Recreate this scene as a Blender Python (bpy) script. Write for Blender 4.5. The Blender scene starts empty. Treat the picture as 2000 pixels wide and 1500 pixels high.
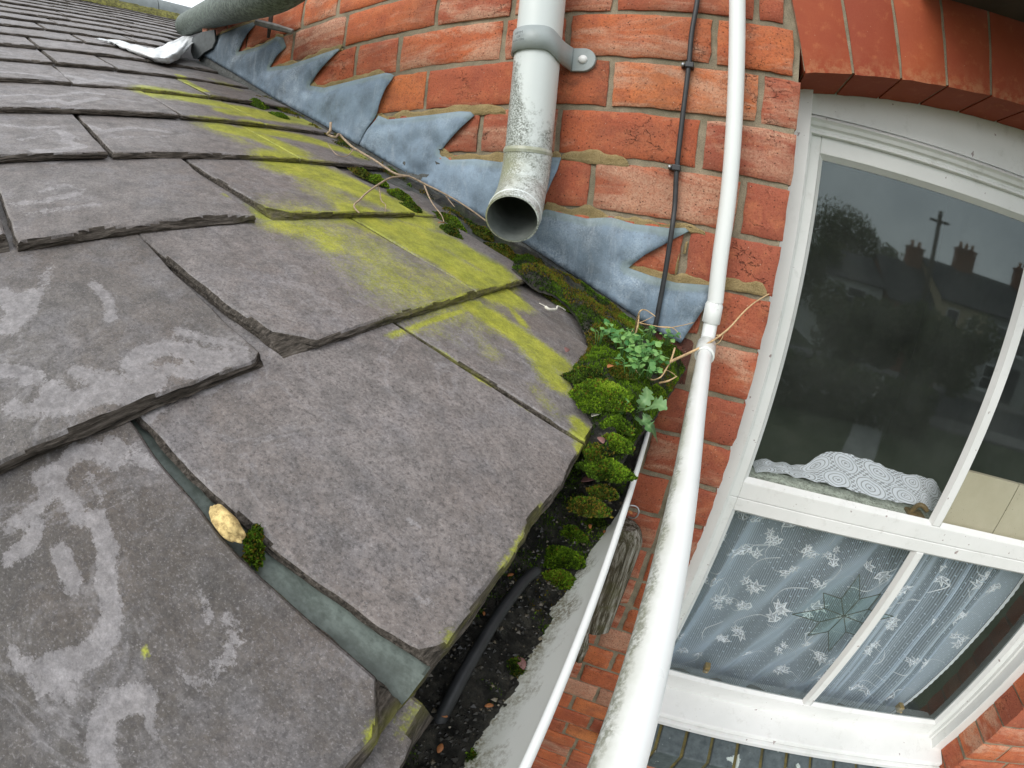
import bpy, math, random
import numpy as np
from mathutils import Vector, noise as mn
rad = math.radians
SC = bpy.context.scene
COL = SC.collection

# ------------------------------------------------------------------ camera
CAM = np.array([0.0, -0.68618, -0.43113])
EUL = (1.1941239, -0.0877661, 0.4180116)
PK = (2.2644254, 0.0416827, 0.1161710, -1.0160222)      # ray angle = polynomial of image radius (image width = 1)
cd = bpy.data.cameras.new('camera')
cam = bpy.data.objects.new('camera', cd); COL.objects.link(cam)
cam.location = CAM; cam.rotation_euler = EUL
cd.type = 'PANO'; cd.panorama_type = 'FISHEYE_LENS_POLYNOMIAL'
cd.sensor_width = 36.0; cd.sensor_fit = 'HORIZONTAL'
cd.fisheye_fov = rad(180)
cd.fisheye_polynomial_k0 = 0.0
cd.fisheye_polynomial_k1 = -PK[0] / 36
cd.fisheye_polynomial_k2 = -PK[1] / 36 ** 2
cd.fisheye_polynomial_k3 = -PK[2] / 36 ** 3
cd.fisheye_polynomial_k4 = -PK[3] / 36 ** 4
cd.clip_start = 0.01; cd.clip_end = 1000
SC.camera = cam

# ------------------------------------------------------------------ world, sun, exposure (overcast)
SUN_EL, SUN_AZ = rad(40), rad(200)
w = bpy.data.worlds.new('World'); SC.world = w; w.use_nodes = True
nt = w.node_tree; nt.nodes.clear()
wo = nt.nodes.new('ShaderNodeOutputWorld'); bg = nt.nodes.new('ShaderNodeBackground')
sk = nt.nodes.new('ShaderNodeTexSky'); sk.sky_type = 'NISHITA'; sk.sun_disc = False
sk.sun_elevation = SUN_EL; sk.sun_rotation = SUN_AZ; sk.air_density = 1.0; sk.dust_density = 3.0
tc = nt.nodes.new('ShaderNodeTexCoord')
cn = nt.nodes.new('ShaderNodeTexNoise'); cn.inputs['Scale'].default_value = 2.4; cn.inputs['Detail'].default_value = 6
cr = nt.nodes.new('ShaderNodeValToRGB')
cr.color_ramp.elements[0].position = 0.38; cr.color_ramp.elements[0].color = (7.0, 7.4, 8.0, 1)
cr.color_ramp.elements[1].position = 0.66; cr.color_ramp.elements[1].color = (13.0, 13.3, 13.6, 1)
mx = nt.nodes.new('ShaderNodeMix'); mx.data_type = 'RGBA'; mx.inputs[0].default_value = 0.86
nt.links.new(tc.outputs['Generated'], cn.inputs['Vector'])
nt.links.new(cn.outputs['Fac'], cr.inputs['Fac'])
nt.links.new(sk.outputs['Color'], mx.inputs[6]); nt.links.new(cr.outputs['Color'], mx.inputs[7])
nt.links.new(mx.outputs[2], bg.inputs['Color']); bg.inputs['Strength'].default_value = 0.12
nt.links.new(bg.outputs['Background'], wo.inputs['Surface'])
sl = bpy.data.lights.new('sun', 'SUN'); sl.energy = 1.2; sl.angle = rad(35); sl.color = (1.0, 0.96, 0.91)
so = bpy.data.objects.new('sun', sl); COL.objects.link(so)
sd = Vector((math.sin(SUN_AZ) * math.cos(SUN_EL), math.cos(SUN_AZ) * math.cos(SUN_EL), math.sin(SUN_EL)))
so.rotation_euler = sd.to_track_quat('Z', 'Y').to_euler()
SC.view_settings.view_transform = 'Standard'; SC.view_settings.look = 'None'
SC.view_settings.exposure = 0.5; SC.view_settings.gamma = 1.0
SC.cycles.max_bounces = 8; SC.cycles.transparent_max_bounces = 24
SC.cycles.caustics_reflective = False; SC.cycles.caustics_refractive = False

# ------------------------------------------------------------------ measuring: picture point -> place in the world
def rotm(a):
    cx, sx, cy, sy, cz, sz = math.cos(a[0]), math.sin(a[0]), math.cos(a[1]), math.sin(a[1]), math.cos(a[2]), math.sin(a[2])
    X = np.array([[1,0,0],[0,cx,-sx],[0,sx,cx]]); Y = np.array([[cy,0,sy],[0,1,0],[-sy,0,cy]]); Z = np.array([[cz,-sz,0],[sz,cz,0],[0,0,1]])
    return Z @ Y @ X
RM = rotm(EUL)
def ray(p):
    x = (p[0] - 1000) / 2000; y = -(p[1] - 750) / 2000; r = math.hypot(x, y) + 1e-12
    th = PK[0]*r + PK[1]*r*r + PK[2]*r**3 + PK[3]*r**4
    return RM @ np.array([math.sin(th)*x/r, math.sin(th)*y/r, -math.cos(th)])
def aty(p, y=0.0):
    d = ray(p); return CAM + d * ((y - CAM[1]) / d[1])
def atz(p, z):
    d = ray(p); return CAM + d * ((z - CAM[2]) / d[2])
def atx(p, x):
    d = ray(p); return CAM + d * ((x - CAM[0]) / d[0])
SL = 0.49168; RZ0 = -0.6205                       # roof plane z = RZ0 - SL x
TH = math.atan(SL); CT, ST = math.cos(TH), math.sin(TH)
UP = np.array([-CT, 0, ST]); NR = np.array([ST, 0, CT])
def roof(p, h=0.0):
    d = ray(p); n = np.array([SL, 0, 1.0]); k = RZ0 + h / CT
    return CAM + d * ((k - n @ CAM) / (d @ n))
def xr(p): q = roof(p); return q[0], q[1]

rnd = random.Random(7)
def nz(x, y=0.0, z=0.0): return mn.noise(Vector((x, y, z)))
def fbm(x, y=0.0, z=0.0, o=4):
    return mn.fractal(Vector((x, y, z)), 0.9, 2.1, o)
def sst(a, b, x):
    t = min(1.0, max(0.0, (x - a) / (b - a))); return t*t*(3-2*t)

# ------------------------------------------------------------------ object helpers
class MB:
    def __init__(s): s.v = []; s.f = []; s.m = []; s.a = []
    def add(s, vs, fs, mi=0, at=None):
        o = len(s.v); s.v += [tuple(float(c) for c in q) for q in vs]
        s.f += [tuple(i + o for i in q) for q in fs]; s.m += [mi] * len(fs)
        s.a += (at if at is not None else [(0, 0, 0, 1)] * len(vs)) if not isinstance(at, tuple) else [at] * len(vs)
    def box(s, lo, hi, mi=0, at=None):
        x0,y0,z0 = lo; x1,y1,z1 = hi
        s.add([(x0,y0,z0),(x1,y0,z0),(x1,y1,z0),(x0,y1,z0),(x0,y0,z1),(x1,y0,z1),(x1,y1,z1),(x0,y1,z1)],
              [(0,3,2,1),(4,5,6,7),(0,1,5,4),(1,2,6,5),(2,3,7,6),(3,0,4,7)], mi, at)
    def grid(s, P, mi=0, at=None, close_u=False, close_v=False):
        nu, nv = len(P), len(P[0]); vs = [q for r in P for q in r]; fs = []
        for i in range(nu if close_u else nu - 1):
            for j in range(nv if close_v else nv - 1):
                a = i*nv + j; b = i*nv + (j+1) % nv; c = ((i+1) % nu)*nv + (j+1) % nv; d = ((i+1) % nu)*nv + j
                fs.append((a, b, c, d))
        s.add(vs, fs, mi, at)
    def tube(s, pts, r, n=10, mi=0, cap=True, at=None):
        pts = [Vector(p) for p in pts]; k = len(pts)
        rs = r if isinstance(r, (list, tuple)) else [r] * k
        up = None; P = []
        for i, p in enumerate(pts):
            t = (pts[min(i+1, k-1)] - pts[max(i-1, 0)]).normalized()
            if up is None:
                up = t.orthogonal().normalized()
            else:
                up = (up - t * up.dot(t)).normalized()
            b = t.cross(up)
            P.append([tuple(p + (up*math.cos(2*math.pi*j/n) + b*math.sin(2*math.pi*j/n)) * rs[i]) for j in range(n)])
        o = len(s.v)
        s.grid(P, mi, at, close_v=True)
        if cap:
            s.f.append(tuple(o + j for j in range(n))[::-1]); s.m.append(mi)
            s.f.append(tuple(o + (k-1)*n + j for j in range(n))); s.m.append(mi)
    def build(s, name, mats, parent=None, smooth=True, attr=None, bevel=0, sharp=None):
        me = bpy.data.meshes.new(name); me.from_pydata(s.v, [], s.f)
        for m in (mats if isinstance(mats, (list, tuple)) else [mats]): me.materials.append(m)
        me.polygons.foreach_set('material_index', s.m)
        if attr:
            ca = me.color_attributes.new(attr, 'FLOAT_COLOR', 'POINT')
            ca.data.foreach_set('color', np.array(s.a, dtype=np.float32).ravel())
        me.update()
        if smooth:
            me.polygons.foreach_set('use_smooth', [True] * len(me.polygons))
            if sharp: me.set_sharp_from_angle(angle=rad(sharp))
        o = bpy.data.objects.new(name, me); COL.objects.link(o)
        if parent: o.parent = parent
        if bevel:
            b = o.modifiers.new('bevel', 'BEVEL'); b.width = bevel; b.segments = 2; b.limit_method = 'ANGLE'; b.angle_limit = rad(40)
        return o
def tag(o, label=None, cat=None, group=None, kind=None):
    if label: o['label'] = label
    if cat: o['category'] = cat
    if group: o['group'] = group
    if kind: o['kind'] = kind
    return o
def thing(name, loc, label, cat, group=None):
    e = bpy.data.objects.new(name, None); COL.objects.link(e); e.empty_display_size = 0.05
    return tag(e, label, cat, group)          # kept at the world origin so parts keep plain coordinates

def smooth_path(pts, n=6):
    pts = [Vector(p) for p in pts]
    if len(pts) < 3: return pts
    out = []
    for i in range(len(pts) - 1):
        p0 = pts[max(i-1, 0)]; p1 = pts[i]; p2 = pts[i+1]; p3 = pts[min(i+2, len(pts)-1)]
        for k in range(n):
            t = k / n
            out.append(0.5*((2*p1) + (p2-p0)*t + (2*p0-5*p1+4*p2-p3)*t*t + (3*p1-p0-3*p2+p3)*t**3))
    out.append(pts[-1]); return out

# ------------------------------------------------------------------ material helpers
class M:
    def __init__(s, name, color=(.5,.5,.5), rough=.7, metal=0.0, spec=0.5):
        s.m = bpy.data.materials.new(name); s.m.use_nodes = True; s.nt = s.m.node_tree
        s.b = s.nt.nodes['Principled BSDF']
        s.b.inputs['Base Color'].default_value = (*color, 1); s.b.inputs['Roughness'].default_value = rough
        s.b.inputs['Metallic'].default_value = metal; s.b.inputs['Specular IOR Level'].default_value = spec
        s._tc = None
    def n(s, t, **kw):
        x = s.nt.nodes.new(t)
        for k, v in kw.items(): setattr(x, k, v)
        return x
    def L(s, a, b): s.nt.links.new(a, b)
    def co(s, scale=(1,1,1), rot=(0,0,0), out='Object'):
        if s._tc is None: s._tc = s.n('ShaderNodeTexCoord')
        mp = s.n('ShaderNodeMapping'); mp.inputs['Scale'].default_value = scale; mp.inputs['Rotation'].default_value = rot
        s.L(s._tc.outputs[out], mp.inputs['Vector']); return mp.outputs['Vector']
    def noise(s, scale, detail=4, rough=.55, vec=None, dist=0.0):
        x = s.n('ShaderNodeTexNoise'); x.inputs['Scale'].default_value = scale; x.inputs['Detail'].default_value = detail
        x.inputs['Roughness'].default_value = rough; x.inputs['Distortion'].default_value = dist
        s.L(vec if vec is not None else s.co(), x.inputs['Vector']); return x.outputs['Fac']
    def vor(s, scale, vec=None, feat='F1', out='Distance', rnd=1.0):
        x = s.n('ShaderNodeTexVoronoi', feature=feat); x.inputs['Scale'].default_value = scale; x.inputs['Randomness'].default_value = rnd
        s.L(vec if vec is not None else s.co(), x.inputs['Vector']); return x.outputs[out]
    def ramp(s, fac, stops):
        x = s.n('ShaderNodeValToRGB'); e = x.color_ramp.elements
        while len(e) < len(stops): e.new(0.5)
        for k, (p, c) in enumerate(stops):
            e[k].position = p; e[k].color = (c, c, c, 1) if not isinstance(c, tuple) else (*c, 1)
        s.L(fac, x.inputs['Fac']); return x.outputs['Color']
    def mix(s, fac, a, b, mode='MIX'):
        x = s.n('ShaderNodeMix', data_type='RGBA', blend_type=mode)
        for i, q in ((0, fac), (6, a), (7, b)):
            if isinstance(q, (int, float)): x.inputs[i].default_value = q if i == 0 else (q, q, q, 1)
            elif isinstance(q, tuple): x.inputs[i].default_value = (*q, 1)
            else: s.L(q, x.inputs[i])
        return x.outputs[2]
    def math(s, op, a, b=0.5, clamp=False):
        x = s.n('ShaderNodeMath', operation=op, use_clamp=clamp)
        for i, q in ((0, a), (1, b)):
            if isinstance(q, (int, float)): x.inputs[i].default_value = q
            else: s.L(q, x.inputs[i])
        return x.outputs[0]
    def attr(s, name):
        x = s.n('ShaderNodeAttribute', attribute_name=name); sp = s.n('ShaderNodeSeparateColor')
        s.L(x.outputs['Color'], sp.inputs[0]); return sp.outputs
    def col(s, c): s.L(c, s.b.inputs['Base Color'])
    def rough(s, c): s.L(c, s.b.inputs['Roughness'])
    def bump(s, h, strength=.3, dist=.001, prev=None):
        x = s.n('ShaderNodeBump'); x.inputs['Strength'].default_value = strength; x.inputs['Distance'].default_value = dist
        s.L(h, x.inputs['Height'])
        if prev is not None: s.L(prev, x.inputs['Normal'])
        s.L(x.outputs['Normal'], s.b.inputs['Normal']); return x.outputs['Normal']

# --- slate: attribute 'paint' = (lichen, pale weathering, per slate tone, edge)
def mat_slate():
    a = M('weathered_slate', rough=.62, spec=.35)
    at = a.attr('paint')
    v1 = a.co((1, 1, 1))
    fine = a.noise(430, 7, .8, v1)
    grit = a.noise(900, 3, .7)
    mid = a.noise(40, 7, .7, a.co((1, 1, 1), (.3, .2, .1)))
    big = a.noise(8, 4, .6)
    base = a.ramp(at[2], [(0, (.075, .066, .056)), (.2, (.125, .115, .102)), (.45, (.205, .187, .176)), (1, (.285, .260, .250))])
    base = a.mix(a.ramp(big, [(.40, 0), (.66, .55)]), base, (.145, .115, .095))
    base = a.mix(a.ramp(mid, [(.44, 0), (.66, .6)]), base, (.085, .083, .080))
    base = a.mix(a.ramp(a.noise(19, 5, .7), [(.50, 0), (.68, .5)]), base, (.22, .215, .225))
    base = a.mix(a.ramp(fine, [(.38, .80), (.52, 0)]), base, (.070, .064, .062))
    base = a.mix(a.ramp(grit, [(.54, 0), (.72, .5)]), base, (.33, .315, .315))
    # wispy pale veins wandering over the face
    vn_ = a.math('ABSOLUTE', a.math('SUBTRACT', a.noise(13, 6, .6, a.co((1, 1, 1), (.1, .5, .3)), 1.4), .5))
    vm = a.math('MULTIPLY', a.ramp(vn_, [(.0, 1), (.035, 0)]), a.ramp(a.noise(6, 3, .6, a.co((1, 1, 1), (.7, .1, .2))), [(.47, 0), (.62, 1)]))
    vm = a.math('MULTIPLY', vm, a.ramp(a.noise(300, 4, .7), [(.35, .2), (.6, 1)]))
    base = a.mix(a.math('MULTIPLY', vm, .4), base, (.34, .33, .335))
    # pale weathered veil: ragged, granular
    pn = a.math('ADD', a.math('MULTIPLY', a.noise(70, 8, .8), .55), a.math('MULTIPLY', a.noise(480, 5, .75, v1), .45))
    pm = a.math('ADD', a.math('MULTIPLY', a.math('SUBTRACT', at[1], a.math('MULTIPLY', a.math('SUBTRACT', pn, .24), 1.9)), 11.0), -.3, True)
    base = a.mix(a.math('MULTIPLY', pm, .60), base, a.ramp(a.noise(160, 5, .7), [(.35, (.235, .225, .225)), (.65, (.37, .355, .355))]))
    base = a.mix(a.ramp(a.vor(210), [(.02, .6), (.055, 0)]), base, (.5, .5, .48))
    base = a.mix(a.ramp(a.vor(120, a.co((1, 1, 1), (.4, .2, .7))), [(.02, .8), (.05, 0)]), base, (.02, .02, .018))
    # yellow green lichen dust, denser towards the middle of each patch
    ln = a.math('ADD', a.math('MULTIPLY', a.noise(34, 9, .8, a.co((.85, 1, .85))), .42), a.math('MULTIPLY', a.noise(430, 6, .8), .58))
    lm = a.math('ADD', a.math('MULTIPLY', a.math('SUBTRACT', at[0], a.math('MULTIPLY', a.math('SUBTRACT', ln, .24), 2.0)), 2.8), .42, True)
    lc = a.ramp(a.noise(30, 5, .7), [(.3, (.20, .225, .022)), (.5, (.34, .37, .022)), (.72, (.48, .48, .035))])
    lc = a.mix(a.ramp(grit, [(.40, .45), (.52, 0)]), lc, (.14, .14, .02))
    base = a.mix(a.math('MULTIPLY', lm, .82), base, lc)
    base = a.mix(1.0, base, a.ramp(a.noise(330, 9, .92, a.co((1, 1, 1), (.5, .3, .9))), [(.36, .68), (.5, .99), (.64, 1.30)]), 'MULTIPLY')
    base = a.mix(1.0, base, a.ramp(a.noise(95, 6, .8, a.co((1, 1, 1), (.1, .8, .4))), [(.36, .82), (.5, 1.0), (.64, 1.15)]), 'MULTIPLY')
    a.col(base)
    a.rough(a.ramp(mid, [(.3, .48), (.7, .75)]))
    h = a.math('ADD', a.math('MULTIPLY', fine, .6), a.noise(90, 9, .7))
    n1 = a.bump(h, .55, .0012)
    a.bump(a.noise(20, 5, .6), .5, .005, n1)
    return a.m
def mat_riven():
    a = M('riven_slate_edge', rough=.8, spec=.25); at = a.attr('paint')
    n = a.noise(260, 6, .75, a.co((1.6, .16, 1.6)))
    base = a.ramp(n, [(.36, (.022, .019, .015)), (.5, (.085, .072, .058)), (.64, (.19, .165, .14))])
    base = a.mix(a.math('MULTIPLY', a.ramp(at[0], [(.2, 0), (.8, 1)]), a.ramp(a.noise(120, 5, .7), [(.35, .2), (.6, .8)])), base, (.20, .20, .03))
    a.col(base); a.bump(n, 1.0, .004); return a.m
def mat_brick():
    a = M('old_red_brick', rough=.85, spec=.25)
    at = a.attr('paint')                        # r tone, g pale amount, b soot amount
    base = a.ramp(at[0], [(0, (.30, .088, .060)), (.35, (.49, .118, .046)), (.7, (.63, .178, .056)), (1, (.70, .26, .080))])
    base = a.mix(a.ramp(a.noise(17, 5, .65), [(.36, .55), (.58, 0)]), base, (.28, .062, .036))
    base = a.mix(a.ramp(a.noise(28, 4, .65, a.co((1, 1, 1), (.5, .1, .9))), [(.52, 0), (.70, .6)]), base, (.60, .21, .09))
    st = a.noise(9, 7, .70, a.co((.55, 1, 2.4)), .8)
    pale = a.math('ADD', at[1], a.math('MULTIPLY', a.math('SUBTRACT', st, .42), 2.7))
    pale = a.math('MULTIPLY', a.ramp(pale, [(.42, 0), (.80, 1)]), a.ramp(a.noise(170, 5, .75), [(.35, .5), (.6, 1)]))
    base = a.mix(a.math('MULTIPLY', pale, .78), base, (.62, .40, .27))
    base = a.mix(.05, base, (.50, .36, .30))
    base = a.mix(a.math('MULTIPLY', a.ramp(a.noise(4.5, 6, .7), [(.50, 0), (.68, 1)]), .5), base, (.17, .085, .055))
    sn = a.math('ADD', at[2], a.math('MULTIPLY', a.math('SUBTRACT', a.noise(21, 7, .75), .5), 1.8))
    base = a.mix(a.math('MULTIPLY', a.ramp(sn, [(.40, 0), (.85, 1)]), .8), base, (.035, .03, .026))
    base = a.mix(a.ramp(a.noise(360, 6, .8), [(.36, .75), (.5, 0)]), base, (.15, .045, .028))
    base = a.mix(a.ramp(a.noise(520, 4, .7, a.co((1, 1, 1), (.9, .3, 0))), [(.58, 0), (.72, .45)]), base, (.66, .36, .24))
    base = a.mix(a.ramp(a.vor(120), [(.06, .85), (.17, 0)]), base, (.04, .022, .016))
    base = a.mix(a.ramp(a.vor(75, a.co((1.1, 1, .9), (.3, .2, .5))), [(.03, .6), (.07, 0)]), base, (.66, .55, .42))
    # wandering hairline cracks (level line of a stretched noise)
    cn_ = a.math('ABSOLUTE', a.math('SUBTRACT', a.noise(16, 5, .62, a.co((1, 1, 1.7), (.2, 0, .1))), .5))
    cm = a.math('MULTIPLY', a.ramp(cn_, [(.0, 1), (.006, 0)]), a.ramp(a.noise(8, 2, .5, a.co((1, 1, 1), (0, .6, 0))), [(.56, 0), (.63, 1)]))
    base = a.mix(a.math('MULTIPLY', cm, .85), base, (.05, .025, .018))
    a.col(base)
    h = a.math('SUBTRACT', a.noise(150, 9, .78), a.math('MULTIPLY', cm, 1.0))
    n1 = a.bump(h, .9, .0022)
    a.bump(a.ramp(a.vor(120), [(.04, 0), (.2, 1)]), .5, .0016, n1)
    return a.m
def mat_mortar(name, c1, c2, dark, gr=.0015):
    a = M(name, rough=.95, spec=.15)
    base = a.ramp(a.noise(30, 5, .65), [(.3, c1), (.7, c2)])
    base = a.mix(a.ramp(a.noise(600, 4, .7), [(.3, .6), (.55, 0)]), base, dark)
    base = a.mix(a.ramp(a.noise(8, 4, .6), [(.5, 0), (.75, .55)]), base, (.10, .105, .06))
    a.col(base); a.bump(a.noise(420, 6, .75), .9, gr); return a.m
def mat_lead():
    a = M('weathered_lead', rough=.7, metal=.0, spec=.3)
    n1 = a.noise(14, 5, .6, a.co((1, 1, 1)))
    base = a.ramp(n1, [(.28, (.065, .092, .115)), (.46, (.125, .172, .215)), (.56, (.155, .212, .27)), (.72, (.26, .34, .42))])
    bloom = a.math('MULTIPLY', a.ramp(a.noise(6.5, 4, .6), [(.5, 0), (.64, 1)]), a.ramp(a.noise(380, 5, .75), [(.42, 0), (.56, 1)]))
    base = a.mix(a.math('MULTIPLY', bloom, .7), base, (.55, .62, .66))
    base = a.mix(a.ramp(a.noise(330, 4, .7), [(.34, .6), (.48, 0)]), base, (.06, .08, .09))
    base = a.mix(a.ramp(a.noise(520, 4, .7, a.co((1, 1, 1), (.2, .9, 0))), [(.56, 0), (.70, .5)]), base, (.42, .48, .54))
    at = a.attr('paint')                        # r: green grey oxide near the tucked-in edge, g: dull dark, b: bright patina
    base = a.mix(a.math('MULTIPLY', a.ramp(a.math('ADD', at[0], a.math('MULTIPLY', a.math('SUBTRACT', a.noise(50, 5, .7), .5), .8)), [(.35, 0), (.8, 1)]), .75), base, (.20, .25, .21))
    base = a.mix(a.math('MULTIPLY', a.math('MULTIPLY', at[1], a.ramp(a.noise(11, 5, .7), [(.3, .4), (.6, 1)])), .75), base, (.085, .105, .12))
    base = a.mix(a.math('MULTIPLY', a.math('MULTIPLY', at[2], a.ramp(n1, [(.3, .3), (.6, 1)])), .6), base, (.31, .41, .51))
    base = a.mix(a.ramp(a.vor(75), [(.02, .8), (.05, 0)]), base, (.03, .035, .04))
    ox = a.math('MULTIPLY', a.ramp(a.noise(7, 7, .75, a.co((7, 1, 1.4), (0, .5, 0)), .5), [(.53, 0), (.66, 1)]), a.ramp(a.noise(260, 4, .7), [(.35, .2), (.6, 1)]))
    base = a.mix(a.math('MULTIPLY', ox, .28), base, (.52, .57, .60))
    base = a.mix(a.math('MULTIPLY', a.ramp(a.noise(19, 6, .7, a.co((1, 1, 1), (.3, .3, .9))), [(.52, 0), (.66, 1)]), .45), base, (.085, .105, .115))
    a.col(base); a.rough(a.ramp(a.noise(40, 4), [(.3, .6), (.7, .85)]))
    b = a.bump(a.noise(34, 6, .6, a.co((1.8, 1, .7), (0, .6, 0)), .6), .6, .004); a.bump(a.noise(330, 5, .6), .25, .0006, b); return a.m
def mat_plastic(name, c, rough=.35, dirt=0.0, dirtscale=1.0, dcol=(.045, .05, .035), grime=0.0):
    a = M(name, c, rough, spec=.5)
    base = a.mix(a.ramp(a.noise(9, 4, .6), [(.35, 0), (.75, .25)]), c, tuple(q * .86 for q in c))
    if dirt > 0:
        at = a.attr('paint')
        d = a.math('ADD', at[0], a.math('MULTIPLY', a.math('SUBTRACT', a.noise(48 * dirtscale, 7, .72), .5), 1.3))
        d = a.math('MULTIPLY', a.ramp(d, [(.45, 0), (.7, 1)]), a.ramp(a.noise(420, 4, .7), [(.40, .05), (.56, 1)]))
        base = a.mix(a.math('MULTIPLY', d, dirt), base, dcol)
        base = a.mix(a.math('MULTIPLY', a.math('MULTIPLY', a.ramp(at[1], [(.1, 0), (.9, 1)]), a.ramp(a.noise(22, 6, .7), [(.35, .3), (.6, 1)])), .8), base, (.27, .28, .17))
    if grime > 0:
        base = a.mix(a.math('MULTIPLY', a.ramp(a.noise(60, 6, .75), [(.52, 0), (.72, 1)]), grime), base, (.2, .2, .15))
        base = a.mix(a.ramp(a.vor(85), [(.025, grime), (.06, 0)]), base, (.05, .045, .04))
    a.col(base); a.rough(a.ramp(a.noise(30, 4), [(.3, rough * .8), (.7, min(1, rough * 1.4))]))
    a.bump(a.noise(90, 4, .6), .12, .0006); return a.m
def mat_paint():
    a = M('old_white_gloss_paint', (.78, .79, .76), .38)
    base = a.ramp(a.noise(6, 5, .6), [(.3, (.70, .715, .69)), (.7, (.80, .81, .79))])
    base = a.mix(a.math('MULTIPLY', a.ramp(a.noise(26, 6, .75), [(.56, 0), (.74, 1)]), .5), base, (.50, .50, .46))
    ch = a.ramp(a.noise(48, 5, .55), [(.70, 0), (.715, 1)])
    base = a.mix(a.math('MULTIPLY', ch, .8), base, (.24, .17, .16))
    base = a.mix(a.ramp(a.vor(55), [(.02, .7), (.05, 0)]), base, (.12, .10, .09))
    a.col(base); a.bump(a.math('SUBTRACT', a.noise(45, 5, .6), a.math('MULTIPLY', ch, .8)), .3, .0012); return a.m
def mat_soil(name='wet_gutter_silt'):
    a = M(name, rough=.55, spec=.5)
    n = a.noise(70, 7, .75)
    base = a.ramp(n, [(.3, (.006, .006, .006)), (.48, (.022, .022, .018)), (.60, (.07, .066, .05)), (.75, (.16, .15, .12))])
    at = a.attr('paint')
    g = a.math('ADD', at[0], a.math('MULTIPLY', a.math('SUBTRACT', a.noise(55, 6, .75), .5), 1.3))
    base = a.mix(a.ramp(g, [(.5, 0), (.78, .9)]), base, a.ramp(a.noise(240, 4, .7), [(.3, (.016, .03, .007)), (.7, (.07, .11, .018))]))
    base = a.mix(a.ramp(a.vor(130), [(.03, .8), (.09, 0)]), base, (.20, .16, .11))
    a.col(base); a.rough(a.ramp(n, [(.35, .28), (.6, .8)]))
    a.bump(a.noise(230, 9, .85), 1.0, .008); return a.m
def mat_simple(name, c, rough=.7, var=.3, scale=60, bump=.2, bd=.001, metal=0.0, dark=None):
    a = M(name, c, rough, metal)
    base = a.ramp(a.noise(scale, 5, .65), [(.3, tuple(q * (1 - var) for q in c)), (.7, tuple(min(1, q * (1 + var)) for q in c))])
    if dark: base = a.mix(a.ramp(a.noise(scale * 4, 5, .7), [(.35, .7), (.55, 0)]), base, dark)
    a.col(base); a.bump(a.noise(scale * 3, 5, .65), bump, bd); return a.m
def mat_leafy(name, c1, c2, rough=.55, trans=.25):
    a = M(name, c1, rough)
    at = a.attr('paint')
    base = a.mix(at[0], c1, c2)
    a.col(a.mix(a.ramp(a.noise(120, 3), [(.3, .3), (.7, 0)]), base, tuple(q * .5 for q in c1)))
    a.b.inputs['Subsurface Weight'].default_value = 0.0
    t = a.n('ShaderNodeBsdfTranslucent'); a.L(base, t.inputs['Color'])
    ms = a.n('ShaderNodeMixShader'); ms.inputs[0].default_value = trans
    out = a.nt.nodes['Material Output']; a.L(a.b.outputs[0], ms.inputs[1]); a.L(t.outputs[0], ms.inputs[2]); a.L(ms.outputs[0], out.inputs['Surface'])
    return a.m
def mat_glass():
    a = M('window_glass'); nt = a.nt; out = nt.nodes['Material Output']; nt.nodes.remove(a.b)
    tr = a.n('ShaderNodeBsdfTransparent'); tr.inputs['Color'].default_value = (.95, .97, .96, 1)
    gl = a.n('ShaderNodeBsdfGlossy'); gl.inputs['Roughness'].default_value = 0.028; gl.inputs['Color'].default_value = (.86, 1, 1, 1)
    lw_ = a.n('ShaderNodeLayerWeight'); lw_.inputs['Blend'].default_value = .5
    fr_ = a.math('ADD', a.math('MULTIPLY', a.math('POWER', lw_.outputs['Facing'], 5.0), .90), .085)
    bp = a.n('ShaderNodeBump'); bp.inputs['Strength'].default_value = .05; bp.inputs['Distance'].default_value = .002
    nn = a.n('ShaderNodeTexNoise'); nn.inputs['Scale'].default_value = 5; nn.inputs['Detail'].default_value = 1
    a.L(a.co(), nn.inputs['Vector']); a.L(nn.outputs['Fac'], bp.inputs['Height']); a.L(bp.outputs['Normal'], gl.inputs['Normal'])
    ms = a.n('ShaderNodeMixShader'); a.L(fr_, ms.inputs[0]); a.L(tr.outputs[0], ms.inputs[1]); a.L(gl.outputs[0], ms.inputs[2])
    df = a.n('ShaderNodeBsdfDiffuse'); df.inputs['Color'].default_value = (.5, .55, .5, 1)
    m2 = a.n('ShaderNodeMixShader')
    dust = a.math('ADD', a.ramp(a.vor(60), [(.018, .5), (.035, 0)]), a.math('MULTIPLY', a.ramp(a.noise(9, 5, .65), [(.3, .4), (.7, 1)]), .050))
    a.L(dust, m2.inputs[0]); a.L(ms.outputs[0], m2.inputs[1]); a.L(df.outputs[0], m2.inputs[2]); a.L(m2.outputs[0], out.inputs['Surface'])
    return a.m
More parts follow.
